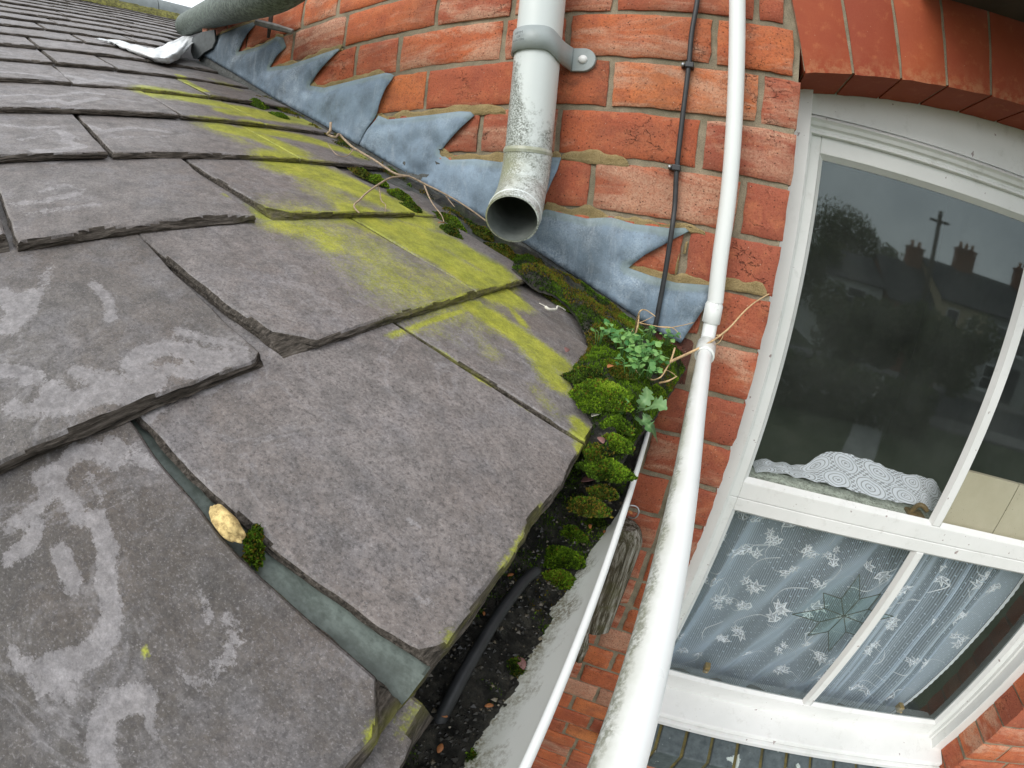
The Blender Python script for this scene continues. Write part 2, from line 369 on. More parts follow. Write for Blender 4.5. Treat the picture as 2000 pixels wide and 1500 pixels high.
def mat_net(name, c, dens, doily=False):
    a = M(name, c, .8, spec=.2); nt = a.nt; out = nt.nodes['Material Output']
    uv = a.co((1, 1, 1), out='UV')
    if not doily:
        # fine mesh of threads plus rows of dots
        sx = a.n('ShaderNodeSeparateXYZ'); a.L(uv, sx.inputs[0])
        px = a.math('SINE', a.math('MULTIPLY', sx.outputs[0], 1500.0)); 
        th = a.ramp(a.math('ADD', a.math('MULTIPLY', px, .25), .5), [(.35, dens * .7), (.7, dens * 1.3)])
        vd = a.n('ShaderNodeTexVoronoi'); vd.inputs['Scale'].default_value = 62; vd.inputs['Randomness'].default_value = .12
        a.L(a.co((1, 1, 1), (0, 0, rad(38)), out='UV'), vd.inputs['Vector'])
        dot = a.ramp(vd.outputs['Distance'], [(.10, 1), (.16, 0)])
        lw2_ = a.n('ShaderNodeLayerWeight'); lw2_.inputs['Blend'].default_value = .5
        fa_ = a.ramp(lw2_.outputs['Facing'], [(.12, 0), (.6, .42)])
        al = a.math('MAXIMUM', a.math('ADD', th, fa_, True), a.math('MULTIPLY', dot, .85))
    else:
        sx = a.n('ShaderNodeSeparateXYZ'); a.L(uv, sx.inputs[0])
        u = a.math('MULTIPLY', sx.outputs[0], 7.0); row = sx.outputs[1]
        rowi = a.math('FLOOR', a.math('MULTIPLY', row, 2.0)); u = a.math('ADD', u, a.math('MULTIPLY', rowi, .5))
        fu = a.math('SUBTRACT', a.math('FRACT', u), .5); fv = a.math('SUBTRACT', a.math('FRACT', a.math('MULTIPLY', row, 2.0)), .45)
        r = a.math('SQRT', a.math('ADD', a.math('POWER', a.math('MULTIPLY', a.math('ABSOLUTE', fu), 1.9), 2.0), a.math('POWER', a.math('ABSOLUTE', a.math('MULTIPLY', fv, 1.5)), 2.0)))
        ring = a.ramp(a.math('FRACT', a.math('MULTIPLY', r, 4.3)), [(.0, 0), (.16, 0), (.3, 1), (1, 1)])
        core = a.ramp(r, [(.16, 0), (.2, 1)])
        chk = a.n('ShaderNodeTexChecker'); chk.inputs['Scale'].default_value = 46; a.L(a.co((1.6, .45, 1), out='UV'), chk.inputs['Vector'])
        outer = a.ramp(r, [(.80, 0), (.84, 1)])
        pat = a.mix(outer, ring, chk.outputs['Fac'])
        inner = a.mix(a.ramp(r, [(.12, 1), (.16, 0)]), pat, chk.outputs['Fac'])
        al = a.math('ADD', a.math('MULTIPLY', inner, .55), .45, True)
    a.b.inputs['Base Color'].default_value = (*c, 1)
    tr = a.n('ShaderNodeBsdfTransparent'); ms = a.n('ShaderNodeMixShader')
    tl = a.n('ShaderNodeBsdfTranslucent'); tl.inputs['Color'].default_value = (*c, 1)
    m0 = a.n('ShaderNodeMixShader'); m0.inputs[0].default_value = .3; a.L(a.b.outputs[0], m0.inputs[1]); a.L(tl.outputs[0], m0.inputs[2])
    a.L(al, ms.inputs[0]); a.L(tr.outputs[0], ms.inputs[1]); a.L(m0.outputs[0], ms.inputs[2]); a.L(ms.outputs[0], out.inputs['Surface'])
    return a.m

MAT = dict(
    slate=mat_slate(), brick=mat_brick(),
    mortar=mat_mortar('grey_lime_mortar', (.20, .175, .125), (.40, .34, .24), (.09, .075, .05)),
    sand=mat_mortar('sandy_repair_mortar', (.42, .31, .14), (.60, .46, .24), (.16, .11, .04), .007),
    lead=mat_lead(), paint=mat_paint(), soil=mat_soil(), glass=mat_glass(),
    pvcw=mat_plastic('white_pvc', (.78, .81, .79), .34, dirt=.72, dirtscale=1.0, dcol=(.09, .10, .06)),
    pvcg=mat_plastic('pale_grey_pvc', (.62, .67, .65), .38, dirt=.85, dirtscale=1.2, dcol=(.075, .085, .06)),
    pvcb=mat_plastic('grey_bracket_pvc', (.30, .34, .335), .42, grime=.25),
    gutter=mat_plastic('stained_white_gutter_pvc', (.76, .79, .75), .40, dirt=.85, dirtscale=.8, dcol=(.14, .115, .05)),
    black=mat_simple('black_cable_sheath', (.028, .030, .032), .5, .3, 80, .15, .0004),
    dark=mat_simple('dark_void', (.012, .011, .010), .9, .3, 20),
    steel=mat_simple('galvanised_steel', (.45, .46, .47), .4, .2, 90, .1, .0004, metal=.8),
    rust=mat_simple('rusty_iron', (.07, .055, .045), .8, .5, 90, .5, .001),
    straw=mat_simple('dry_straw', (.52, .36, .19), .7, .3, 150, .2, .0004),
    twig=mat_simple('dry_twig_bark', (.33, .25, .17), .8, .4, 160, .5, .0006),
    soffit=mat_simple('dark_soffit_board', (.05, .04, .032), .8, .3, 20),
    stone=mat_simple('yellow_mortar_lump', (.62, .47, .20), .85, .35, 90, .8, .002, dark=(.20, .12, .04)),
    green_slate=mat_simple('green_grey_slate', (.125, .150, .130), .6, .4, 40, .5, .002, dark=(.07, .085, .07)),
    arch=None)
def mat_arch():
    a = M('rubbed_red_brick', rough=.7, spec=.3)
    at = a.attr('paint')
    base = a.ramp(at[0], [(0, (.29, .055, .022)), (1, (.37, .080, .028))])
    base = a.mix(a.ramp(a.noise(14, 5, .6), [(.35, .5), (.65, 0)]), base, (.26, .045, .02))
    base = a.mix(a.math('MULTIPLY', a.ramp(a.noise(60, 5, .7), [(.55, 0), (.75, 1)]), .4), base, (.55, .2, .08))
    base = a.mix(a.math('MULTIPLY', at[1], a.ramp(a.noise(90, 5, .7), [(.42, 0), (.6, 1)])), base, (.58, .36, .18))
    base = a.mix(a.ramp(a.vor(70), [(.02, .6), (.05, 0)]), base, (.6, .45, .3))
    a.col(base); a.bump(a.noise(260, 6, .65), .35, .0008); return a.m
MAT['arch'] = mat_arch()
def mat_blue():
    a = M('blue_engineering_brick', rough=.6, spec=.4)
    base = a.ramp(a.noise(40, 6, .7), [(.3, (.045, .06, .065)), (.7, (.11, .135, .14))])
    base = a.mix(a.math('MULTIPLY', a.ramp(a.noise(17, 6, .62), [(.60, 0), (.625, 1)]), .85), base, (.55, .62, .58))
    base = a.mix(a.ramp(a.noise(30, 5, .7), [(.62, 0), (.7, .7)]), base, (.03, .04, .02))
    a.col(base); a.bump(a.noise(220, 6, .7), .5, .001); return a.m
MAT['blue'] = mat_blue()
def mat_wood():
    a = M('rotten_grey_timber', rough=.9, spec=.2)
    v = a.co((9, 9, .7)); n = a.noise(16, 7, .75, v, .4)
    base = a.ramp(n, [(.32, (.02, .017, .012)), (.47, (.10, .085, .055)), (.56, (.30, .28, .23)), (.7, (.55, .54, .50))])
    base = a.mix(a.ramp(a.noise(22, 4, .6), [(.5, 0), (.7, .6)]), base, (.10, .10, .03))
    a.col(base); a.bump(n, 1.0, .005); return a.m
MAT['wood'] = mat_wood()

# ================================================================== SETTING
GZ = -4.9
g = MB()
N = 40
g.grid([[(-70 + 140*i/N, -90 + 160*j/N, GZ) for j in range(N+1)] for i in range(N+1)])
gm = M('garden_ground', rough=.95)
gm.col(gm.ramp(gm.noise(.8, 6, .7), [(.35, (.05, .075, .03)), (.6, (.10, .12, .06)), (.8, (.15, .13, .09))]))
tag(g.build('ground', gm.m, smooth=False), kind='structure')
rm_ = M('wet_asphalt', rough=.8); rm_.col(rm_.ramp(rm_.noise(3, 6, .7), [(.3, (.04, .042, .045)), (.7, (.07, .072, .075))]))
g = MB(); g.add([(-60,-22,GZ+.004),(60,-22,GZ+.004),(60,-16.5,GZ+.004),(-60,-16.5,GZ+.004)], [(0,1,2,3)])
tag(g.build('road', rm_.m, smooth=False), kind='structure')
g = MB(); g.box((-60,-23.6,GZ-.1),(60,-22,GZ+.12)); g.box((-60,-16.5,GZ-.1),(60,-15,GZ+.12))
tag(g.build('pavement', mat_simple('pavement_slabs', (.22,.21,.20), .9, .2, 4), smooth=False), kind='structure')

def refl_ground(p, z=GZ):
    q = aty(p, .13); d = ray(p); d = np.array([d[0], -d[1], d[2]]); return q + d * ((z - q[2]) / d[2])
gp_ = MB(); pts = [refl_ground(p) for p in ((1712,690),(1748,700),(1735,800),(1705,905),(1640,890),(1682,790))]
gp_.add([(q[0], q[1], GZ + .008) for q in pts], [(0,1,2,5),(5,2,3,4)])
tag(gp_.build('garden_path', mat_simple('pale_concrete_path', (.38,.38,.35), .9, .2, 3), smooth=False), kind='structure')
# ------------------------------------------------------------------ the brick house wall
X0, XJ, XJ2 = -1.36, 0.116, 1.155
house = thing('brick_house', (0,0,0), 'red brick house wall with a segmental arch over its white window', 'house')
CR = 0.0825
def arch_z(x): return -0.104 - 0.051 * ((x - .6355) / .52) ** 2
perps_px = {1: [(577,30),(673,56),(851,25),(1000,15),(1199,10),(1478,20)], 2: [(694,112),(777,105),(982,80),(1110,52),(1395,75)],
            3: [(830,172),(1062,175),(1192,160),(1485,195)], 4: [(802,262),(937,248),(1090,255),(1370,280)],
            5: [(1156,355),(1447,400)], 6: [(1338,480)], 7: [(1380,600)], 8: [(1352,720)], 9: [(1275,800)], 10: [(1258,885)],
            11: [(1300,975)], 12:[(1285,1045)], 13:[(1262,1100)], 14:[(1240,1160)], 15:[(1218,1208)], 16:[(1170,1240)], 17:[(1195,1295),(1130,1270)],
            18:[(1133,1318)], 19:[(1165,1358)], 20:[(1115,1378)], 21:[(1150,1420)], 22:[(1105,1420)], 23:[(1120,1460)]}
tone_px = [  # (row, px of the brick, tone, pale, soot)
 (1,(620,30),.25,.45,.0),(1,(760,45),.55,.1,.0),(1,(950,20),.2,.35,.05),(1,(1140,10),.25,.5,.1),(1,(1280,15),.3,.15,.05),(2,(640,80),.35,.1,0),
 (2,(735,110),.35,.3,0),(2,(880,100),.5,.35,0),(2,(1030,80),.3,.2,.1),(2,(1250,75),.55,.35,.0),(2,(1440,100),.6,.3,.05),(3,(790,170),.75,.1,.25),
 (3,(950,170),.3,0,.08),(3,(1130,150),.45,0,.5),(3,(1300,190),.75,.4,0),(3,(1520,200),.2,.3,.1),(4,(880,250),.2,.3,0),(4,(970,250),.2,.3,.1),
 (4,(1230,270),.4,0,.08),(4,(1440,300),.15,.35,.05),(5,(1110,360),.25,.1,.1),(5,(1300,380),.3,.5,0),(5,(1490,420),.2,.1,.1),
 (6,(1290,490),.3,.05,.2),(6,(1420,520),.15,0,.1),(7,(1450,620),.2,.1,.12),(7,(1350,600),.2,0,.3),(8,(1320,700),.1,0,.85),(8,(1420,720),.3,.25,.1),
 (9,(1330,810),.2,0,.35),(9,(1420,830),.2,.25,.15),(9,(1260,800),.1,0,.6),(10,(1290,890),.2,.15,.1),(10,(1400,920),.1,0,.05),(11,(1270,960),.25,.1,.05),
 (12,(1260,1040),.2,.2,.05),(16,(1190,1250),.3,.45,0),(17,(1160,1280),.65,.1,0),(18,(1180,1330),.5,.05,0),(19,(1140,1345),.3,.65,0),(20,(1170,1385),.8,0,0),(22,(1120,1440),.95,.05,0)]
tones = {}
for r, p, a, b, c in tone_px: tones.setdefault(r, []).append((aty(p)[0], a, b, c))
bricks = MB()
def add_brick(x0, x1, z0, z1, tone, zfun=None, res=1.0):
    w, h = x1 - x0, z1 - z0
    nx = max(3, int(w / .014 * res)); nzz = max(3, int(h / .014 * res)); sd = rnd.random() * 100
    us = [0] + [(.004 + (w - .008) * i / nx) / w for i in range(nx + 1)] + [1]
    vs = [0] + [(.004 + (h - .008) * i / nzz) / h for i in range(nzz + 1)] + [1]
    rot = (rnd.random() - .5) * .008; pr = (rnd.random() - .5) * .003
    P = []
    for i, u in enumerate(us):
        row = []
        for j, v in enumerate(vs):
            x = x0 + w * u; z = z0 + h * v
            e = i in (0, len(us)-1) or j in (0, len(vs)-1)
            ex = nz(x*60, z*60, sd) * .0022 + nz(x*18, z*18, sd+5) * .0016
            ez = nz(x*60, z*60, sd+9) * .0022 + nz(x*18, z*18, sd+14) * .0016
            y = (nz(x*35, z*35, sd+3) * .0012) + pr + (.0024 if e else 0)
            corner = (i <= 1 or i >= len(us)-2) and (j <= 1 or j >= len(vs)-2)
            if corner: y += .0008 + .004 * max(0, nz(x*9, z*9, sd))
            if zfun: z = min(z, zfun(x))
            row.append((x + ex + rot * (z - (z0+z1)/2), y, z + ez + rot * (x - (x0+x1)/2)))
        P.append(row)
    bricks.grid([r[::-1] for r in P], 0, (tone[0], tone[1], tone[2], 1))
    ring = [P[i][0] for i in range(len(P))] + [P[-1][j] for j in range(1, len(vs))] + [P[i][-1] for i in range(len(P)-2, -1, -1)] + [P[0][j] for j in range(len(vs)-2, 0, -1)]
    back = [(q[0], .102, q[2]) for q in ring]; n = len(ring)
    bricks.add(ring + back, [(k, k+n, (k+1) % n + n, (k+1) % n)[::-1] for k in range(n)] , 0, (tone[0], tone[1], tone[2], 1))
def row_tone(r, x):
    if r in tones:
        b = min(tones[r], key=lambda t: abs(t[0] - x))
        if abs(b[0] - x) < .13: return (b[1] + (rnd.random()-.5)*.08, b[2], b[3])
    return (.12 + rnd.random() * .5, max(0, rnd.random() * .55 - .15), max(0, rnd.random() * .5 - .3))
def lay(r, xs, xa, xb, res=1.0):
    z1 = -CR*(r-1) - .0046; z0 = -CR*r + .0046
    xs = sorted(x for x in xs if xa + .03 < x < xb - .03)
    e = [xa] + xs + [xb]
    for a, b in zip(e[:-1], e[1:]):
        l = a + (.005 if a != xa else 0); rr = b - (.005 if b != xb else 0)
        jx = (rnd.random() - .5) * .002
        add_brick(l + jx, rr + (jx if b != xb else 0), z0 + (rnd.random()-.5)*.002, z1 + (rnd.random()-.5)*.002, row_tone(r, (a+b)/2), res=res)
for r in range(-3, 60):
    zc = -CR * (r - .5)
    known = sorted(aty(p)[0] for p in perps_px.get(r, []))
    xb = XJ
    if zc > -.155: xb = .119 - (zc + .155) * .2 - .010
    if not known: known = [(-.30 if r % 2 else -.19) + (rnd.random()-.5) * .02 + .335 * 0]
    xs = list(known); k = 0
    while xs[-1] + .11 < xb - .05:
        xs.append(xs[-1] + (.228 if (k % 2 == 0) else .115) + (rnd.random()-.5)*.006); k += 1
    k = 0
    while xs[0] > X0:
        xs.insert(0, xs[0] - (.115 if k % 2 else .228) - (rnd.random()-.5)*.006); k += 1
    lo = X0
    if zc < -.70: lo = -.30
    elif zc < .0: lo = max(X0, (RZ0 - zc) / SL - .10 - .25)
    res = 1.0 if r < 26 else .35
    lay(r, [x for x in xs if x > lo], lo, xb, res)
    if zc < .3:
        xs2 = [XJ2 + .11 + (r % 2) * .06 + k * .171 for k in range(6)]
        lay(r, xs2, XJ2, 2.1, .7 if r < 26 else .3)
    if zc > .22 or zc < -1.78:
        lay(r, [XJ + .12 + (r % 2) * .09 + k * .171 for k in range(6)], XJ, XJ2, .4)
bo = bricks.build('brickwork', MAT['brick'], house, attr='paint', sharp=50)
mo = MB()
mo.box((X0+.002, .0052, -4.9), (XJ-.003, .1, .35)); mo.box((XJ2+.003, .0052, -4.9), (2.1, .1, .35))
mo.box((XJ-.003, .0052, -4.9), (XJ2+.003, .1, -1.74))
mo.build('mortar', MAT['mortar'], house, smooth=False)
# arch of rubbed red voussoirs
ar = MB(); am = MB()
NV = 14; fx = [.119 + (1.152 - .119) * k / NV for k in range(NV + 1)]
for k in range(NV):
    a, b = fx[k] + .0024, fx[k+1] - .0024
    P = []; H = .235; nn = 10; nm = 5; sd = rnd.random()*50
    for i in range(nm + 1):
        row = []
        for j in range(nn + 1):
            x = a + (b - a) * i / nm; zb = arch_z(x); t = j / nn
            lean = -(.6355 - x) / .52 * .20
            e = (i in (0, nm)) or j == 0
            row.append((x + lean * H * t + nz(x*50, t*9, sd)*.0012, (.0025 if e else 0) + nz(x*30, t*8, sd+3)*.0006 - .004, zb + H * t * (1 - .05*abs(x-.63)) + (nz(x*70, 0, sd)*.0018 if j == 0 else 0)))
        P.append(row)
    tn = rnd.random(); at = []
    for i in range(nm+1):
        for j in range(nn+1): at.append((tn, .35 if j == 0 else (.06 if j == 1 else .01), 0, 1))
    ar.grid([r_[::-1] for r_ in P], 0, [at[i*(nn+1) + (nn-j)] for i in range(nm+1) for j in range(nn+1)])
    ring = [P[i][0] for i in range(nm+1)] + [P[nm][j] for j in range(1, nn+1)] + [P[i][nn] for i in range(nm-1, -1, -1)] + [P[0][j] for j in range(nn-1, 0, -1)]
    n = len(ring); back = [(q[0], .1, q[2]) for q in ring]
    ar.add(ring + back, [(q, q+n, (q+1) % n + n, (q+1) % n)[::-1] for q in range(n)], 0, (tn*.6, .0, 0, 1))
ar.build('brick_arch', MAT['arch'], house, attr='paint', sharp=45)
S = 40; P1 = []; P2 = []
for i in range(S + 1):
    x = XJ + .004 + (XJ2 - XJ - .008) * i / S; lean = -(.6355 - x) / .52 * .20 * .235
    P1.append([(x, .0, arch_z(x) + .003), (x + lean, .0, arch_z(x) + .235), (x + lean, .0, .36)]); P2.append([(x, .098, arch_z(x) + .003), (x, .0, arch_z(x) + .003)])
am.grid(P1); am.grid(P2); am.build('arch_mortar', MAT['mortar'], house)
# blue brick sill
bs = MB(); k = 0; x = .10
while x < 1.17:
    zt, zt2 = -1.604, -1.628
    x1 = x + .068; j = (rnd.random()-.5)*.003
    bs.add([(x,.06,zt+j),(x1,.06,zt+j),(x1,-.052,zt2+j),(x,-.052,zt2+j),(x,.06,zt-.11),(x1,.06,zt-.11),(x1,-.052,zt2-.11),(x,-.052,zt2-.11)],
           [(0,3,2,1),(4,5,6,7),(0,1,5,4),(1,2,6,5),(2,3,7,6),(3,0,4,7)]); x = x1 + .009
bs.build('brick_sill', MAT['blue'], house, smooth=True, bevel=.004, sharp=30)
bm = MB(); bm.box((.102, -.047, -1.735), (1.16, .07, -1.6085)); 
mj = mat_mortar('mossy_sill_joint', (.10, .09, .05), (.22, .18, .06), (.02, .02, .012))
for v in range(4,8):
    q = bm.v[v]; bm.v[v] = (q[0], q[1], -1.611 if q[1] > 0 else -1.631)
bm.build('sill_mortar', mj, house, smooth=False)
# eaves soffit above the window
ev = MB(); ev.box((.29, -.34, .012), (2.1, -.012, .04)); ev.box((.29, -.36, -.0), (2.1, -.342, .2))
ev.build('eaves_board', MAT['soffit'], house, smooth=False)
# dark room behind the window
ri = MB(); x0, x1, y0, y1, z0, z1 = -.6, 2.05, .2, 3.2, -2.6, .4
ri.add([(x0,y0,z0),(x1,y0,z0),(x1,y1,z0),(x0,y1,z0),(x0,y0,z1),(x1,y0,z1),(x1,y1,z1),(x0,y1,z1)],
       [(0,1,2,3),(7,6,5,4),(1,5,6,2),(2,6,7,3),(3,7,4,0)])
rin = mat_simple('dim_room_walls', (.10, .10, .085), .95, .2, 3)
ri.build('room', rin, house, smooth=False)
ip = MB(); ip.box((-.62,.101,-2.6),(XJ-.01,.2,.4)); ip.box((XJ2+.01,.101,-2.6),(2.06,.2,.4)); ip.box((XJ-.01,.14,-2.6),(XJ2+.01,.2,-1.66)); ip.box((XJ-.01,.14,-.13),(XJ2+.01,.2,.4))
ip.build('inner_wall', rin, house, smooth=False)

# sandy repair pointing over the lead (each run follows the tucked edge)
LT = [[(418,74),(460,56),(496,44),(500,48)], [(468,102),(506,92),(534,78),(542,72),(554,74),(560,92)], [(530,132),(566,128),(608,114),(660,96),(665,97)],
      [(608,167),(636,172),(680,160),(716,152),(754,143),(771,148)], [(738,232),(760,234),(800,230),(900,218),(920,219),(928,226)],
      [(861,297),(880,312),(929,311),(978,317),(1030,313),(1069,308),(1097,308)], [(1062,409),(1097,416),(1146,427),(1195,425),(1240,438),(1310,446),(1338,445),(1346,452)],
      [(1228,522),(1270,538),(1320,552),(1386,556)]]
sm = MB()
def ribbon(px, wid, y=.0015, th=.0036, sd=0):
    pts = [aty(p) for p in px]; pts = [Vector((q[0], 0, q[2])) for q in pts]; pts = smooth_path(pts, 12); P = []
    n = len(pts)
    for i, p in enumerate(pts):
        t = (pts[min(i+1, n-1)] - pts[max(i-1, 0)]).normalized(); nn_ = Vector((-t.z, 0, t.x)); 
        if nn_.z < 0: nn_ = -nn_
        e = min(1, i / 5, (n-1-i) / 5) ** .5
        wd = wid * 1.0 * e * (.75 + .7 * nz(p.x*25, sd, 3)) ; row = []
        for j in range(9):
            s = j / 8; b = min(1, math.sin(math.pi * s) * 2.2) ** .6
            q = p + nn_ * (wd * s - .006 + nz(p.x*70, s*3, sd) * .003 + nz(p.x*200, s*9, sd) * .0012)
            row.append((q.x, y - th * b * e * (.6 + .5*nz(q.x*60, q.z*60, sd)), q.z))
        P.append(row)
    sm.grid(P)
for px, wd, sd in [(LT[0],.022,1),(LT[1][:5],.020,2),(LT[2],.022,3),([(600,166)]+LT[3][:5],.022,4),([(735,222)]+LT[4][:5]+[(990,216)],.024,5),
                   ([(868,306)]+LT[5],.022,6),([(1060,400)]+LT[6][:4],.026,7),([(1195,425),(1240,436),(1310,440),(1380,452)],.016,8),([(1240,512)]+LT[7]+[(1430,560),(1500,572)],.024,9),
                   ([(1095,303),(1150,312),(1230,320)],.024,10),([(1335,470),(1330,500),(1326,540)],.006,11)]:
    ribbon(px, wd, sd=sd)
sm.build('repair_pointing', MAT['sand'], house)

# ------------------------------------------------------------------ sash window
win = thing('sash_window', (0,0,0), 'white painted timber sash window under the segmental brick arch', 'window')
XL, XR = .116, 1.155; XM = .6355
def frame_ring(mb, xa, xb, za, zb, t, y0, y1, sides='LRTB'):
    if 'L' in sides: mb.box((xa, y0, zb), (xa + t, y1, za))
    if 'R' in sides: mb.box((xb - t, y0, zb), (xb, y1, za))
    if 'T' in sides: mb.box((xa + t, y0, za - t), (xb - t, y1, za))
    if 'B' in sides: mb.box((xa + t, y0, zb), (xb - t, y1, zb + t))
f = MB()
frame_ring(f, XL - .02, XR + .02, .0, -1.60, .055, .078, .139, 'LR')
f.box((XL + .035, .1065, -1.56), (XL + .044, .139, -.19)); f.box((XR - .044, .1065, -1.56), (XR - .035, .139, -.19))
f.build('box_frame', MAT['paint'], win, smooth=False, bevel=.002)
hb = MB(); P = []
for i in range(41):
    x = XL + .035 + (XR - XL - .07) * i / 40
    P.append([(x, .1005, arch_z(x) + .02), (x, .1005, -.182), (x, .106, -.1825), (x, .106, -.1845), (x, .097, -.186), (x, .095, -.190), (x, .100, -.194), (x, .102, -.200), (x, .108, -.203), (x, .109, -.207), (x, .106, -.209), (x, .106, -.213), (x, .116, -.214)])
hb.grid(P); hb.build('head_board', MAT['paint'], win, sharp=25)
def sash(name, z1, z0, yf, mull_top):
    s = MB(); t = .028
    s.box((XL+.040, yf, z0), (XL+.063, yf+.022, z1)); s.box((XR-.063, yf, z0), (XR-.040, yf+.022, z1))
    s.box((XL+.063, yf, z1-.030), (XR-.063, yf+.022, z1)); s.box((XL+.063, yf, z0), (XR-.063, yf+.022, z0 + (.037 if name == 'upper_sash' else .062)))
    o = s.build(name, MAT['paint'], win, smooth=False, bevel=.002)
    zb = z0 + (.037 if name == 'upper_sash' else .062); zt = z1 - .030
    pt = MB()                                             # putty bevels round the panes
    for a, b in ((XL+.063, XM-.011), (XM+.011, XR-.063)):
        q = .008
        for (p0, p1, p2, p3) in (((a,zt),(b,zt),(b-q,zt-q),(a+q,zt-q)), ((b,zt),(b,zb),(b-q,zb+q),(b-q,zt-q)), ((b,zb),(a,zb),(a+q,zb+q),(b-q,zb+q)), ((a,zb),(a,zt),(a+q,zt-q),(a+q,zb+q))):
            pt.add([(p0[0],yf+.001,p0[1]),(p1[0],yf+.001,p1[1]),(p2[0],yf+.011,p2[1]),(p3[0],yf+.011,p3[1])], [(0,1,2,3)])
    pt.build('glazing_putty', MAT['paint'], o, smooth=False)
    mu = MB(); mu.box((XM-.011, yf+.0005, zb), (XM+.011, yf+.02, zt)); mu.build('glazing_bar', MAT['paint'], o, smooth=False, bevel=.003)
    for a, b in ((XL+.060, XM-.010), (XM+.010, XR-.060)):
        gl = MB(); gl.add([(a,yf+.012,zb-.003),(b,yf+.012,zb-.003),(b,yf+.012,zt+.003),(a,yf+.012,zt+.003)], [(0,1,2,3)])
        gl.build('glass_pane', MAT['glass'], o, smooth=False)
    return o
us = sash('upper_sash', -.2135, -.8925, .116, True)
ls = sash('lower_sash', -.8935, -1.556, .1165, True)
rl = MB(); rl.box((XL+.045, .139, -.905), (XR-.045, .214, -.866))
rl.build('inner_rail', mat_simple('dirty_grey_green_paint', (.58, .62, .54), .7, .35, 40, .4, .001, dark=(.12, .11, .08)), win, smooth=False, bevel=.004)
sl_ = MB(); sl_.add([(XL-.0,.135,-1.548),(XR+.0,.135,-1.548),(XR+.0,.035,-1.572),(XL-.0,.035,-1.572),(XL-.0,.135,-1.60),(XR,.135,-1.60),(XR,.035,-1.603),(XL,.035,-1.603)],
       [(0,3,2,1),(4,5,6,7),(0,1,5,4),(1,2,6,5),(2,3,7,6),(3,0,4,7)])
sl_.box((XL, .020, -1.606), (XR, .0345, -1.586))
sl_.build('window_sill', MAT['paint'], win, smooth=False, bevel=.003)
brass = mat_simple('dull_brass', (.42, .28, .09), .45, .35, 90, .3, .001, metal=.6)
for p in ((1380,1306),(1758,1384)):
    q = aty(p, .15); b = MB(); b.box((q[0]-.008,.142,q[2]-.012),(q[0]+.008,.165,q[2]+.012)); b.tube([(q[0],.14,q[2]),(q[0],.135,q[2]-.002)], .005, 10)
    b.build('sash_lift', brass, ls, bevel=.002)
q = aty((1795, 1003), .165); b = MB(); b.box((q[0]-.030,.150,-.868),(q[0]+.014,.186,-.859)); b.tube(smooth_path([(q[0]-.02,.17,-.86),(q[0]-.012,.165,-.84),(q[0],.16,-.838),(q[0]+.012,.158,-.846)],4), .006, 8)
b.build('sash_fastener', mat_simple('tarnished_brass', (.17, .10, .03), .5, .5, 90, .5, .001), us, bevel=.002)
# old rust brown wear where the sill meets the right hand jamb
# lace curtain, own object
UVN = []
def curt(u, v):
    x = .17 + .915 * u; z = -.906 - .70 * v
    x += .030 * (v ** 1.5) * math.sin(u * 9) * .3 - .02 * v * (u > .9)
    fold = .006 * math.sin(u * 24 + 1.3 * math.sin(v * 2)) + .030 * math.exp(-((u - .09 + .07*v) / .018) ** 2)
    uu = u + (v - .3) * .16 * (u - .75)
    fold += .024 * sst(.44, .56, uu) * (1 - sst(.82, .93, uu)) * (abs(math.sin(uu * 40)) ** .6 - .5 + .4*math.sin(uu*93))
    fold += .010 * nz(u * 6, v * 3, 2) + .014 * sst(.22, .38, u + .25*v) * (1 - sst(.5, .6, u)) * math.sin((u + .30*v) * 44)
    xx = x + .006 * math.sin(u * 60 + v)
    if u > .93: xx -= (.08 * (v - .25) ** 2) * (u - .93) / .07
    return (xx, .222 - fold, z)
cm = MB(); nu, nv = 240, 40
cm.grid([[curt(i/nu, j/nv) for j in range(nv+1)] for i in range(nu+1)])
cu = cm.build('net_curtain', mat_net('net_curtain_cloth', (.72, .84, 1.0), .40), None)
uvl = cu.data.uv_layers.new(name='UVMap'); vu = np.array([[i/nu*.88, j/nv*.74] for i in range(nu+1) for j in range(nv+1)])
li = np.zeros(len(cu.data.loops), dtype=np.int32); cu.data.loops.foreach_get('vertex_index', li); uvl.data.foreach_set('uv', vu[li].ravel())
tag(cu, 'sheer white net curtain with ivy pattern hanging behind the lower panes', 'curtain')
def cpt(u, v, o=.0018): q = curt(min(max(u, 0), 1), min(max(v, 0), 1)); return (q[0], q[1] - o, q[2])
def leaf(lm, u, v, s, a):
    lobes = [(0, 1.0), (.32, .42), (.85, .85), (1.15, .38), (1.75, .62), (2.25, .34), (2.9, .30)]
    ang = [l[0] for l in lobes] + [-l[0] for l in lobes[::-1][:-1]]; rr = [l[1] for l in lobes] + [l[1] for l in lobes[::-1][:-1]]
    n = len(ang); ro = []; ri_ = []
    for t, r in zip(ang, rr):
        ro.append(cpt(u + s*r*math.cos(t+a)/.88, v + s*r*math.sin(t+a)/.74)); ri_.append(cpt(u + s*r*.74*math.cos(t+a)/.88, v + s*r*.74*math.sin(t+a)/.74))
    lm.add(ro + ri_, [(k, (k+1) % n, (k+1) % n + n, k + n) for k in range(n)])
    lm.add(ri_ + [cpt(u, v)], [(k, (k+1) % n, n) for k in range(n)], 1)
    c = cpt(u - s*.2*math.cos(a)/.88, v - s*.2*math.sin(a)/.74, .0024)
    for t, r in [(0, .85), (.85, .7), (-.85, .7)]:
        e = cpt(u + s*r*math.cos(t+a)/.88, v + s*r*math.sin(t+a)/.74, .0024); w_ = s * .06
        lm.add([(c[0]-w_, c[1], c[2]), (c[0]+w_, c[1], c[2]), e], [(0, 1, 2)])
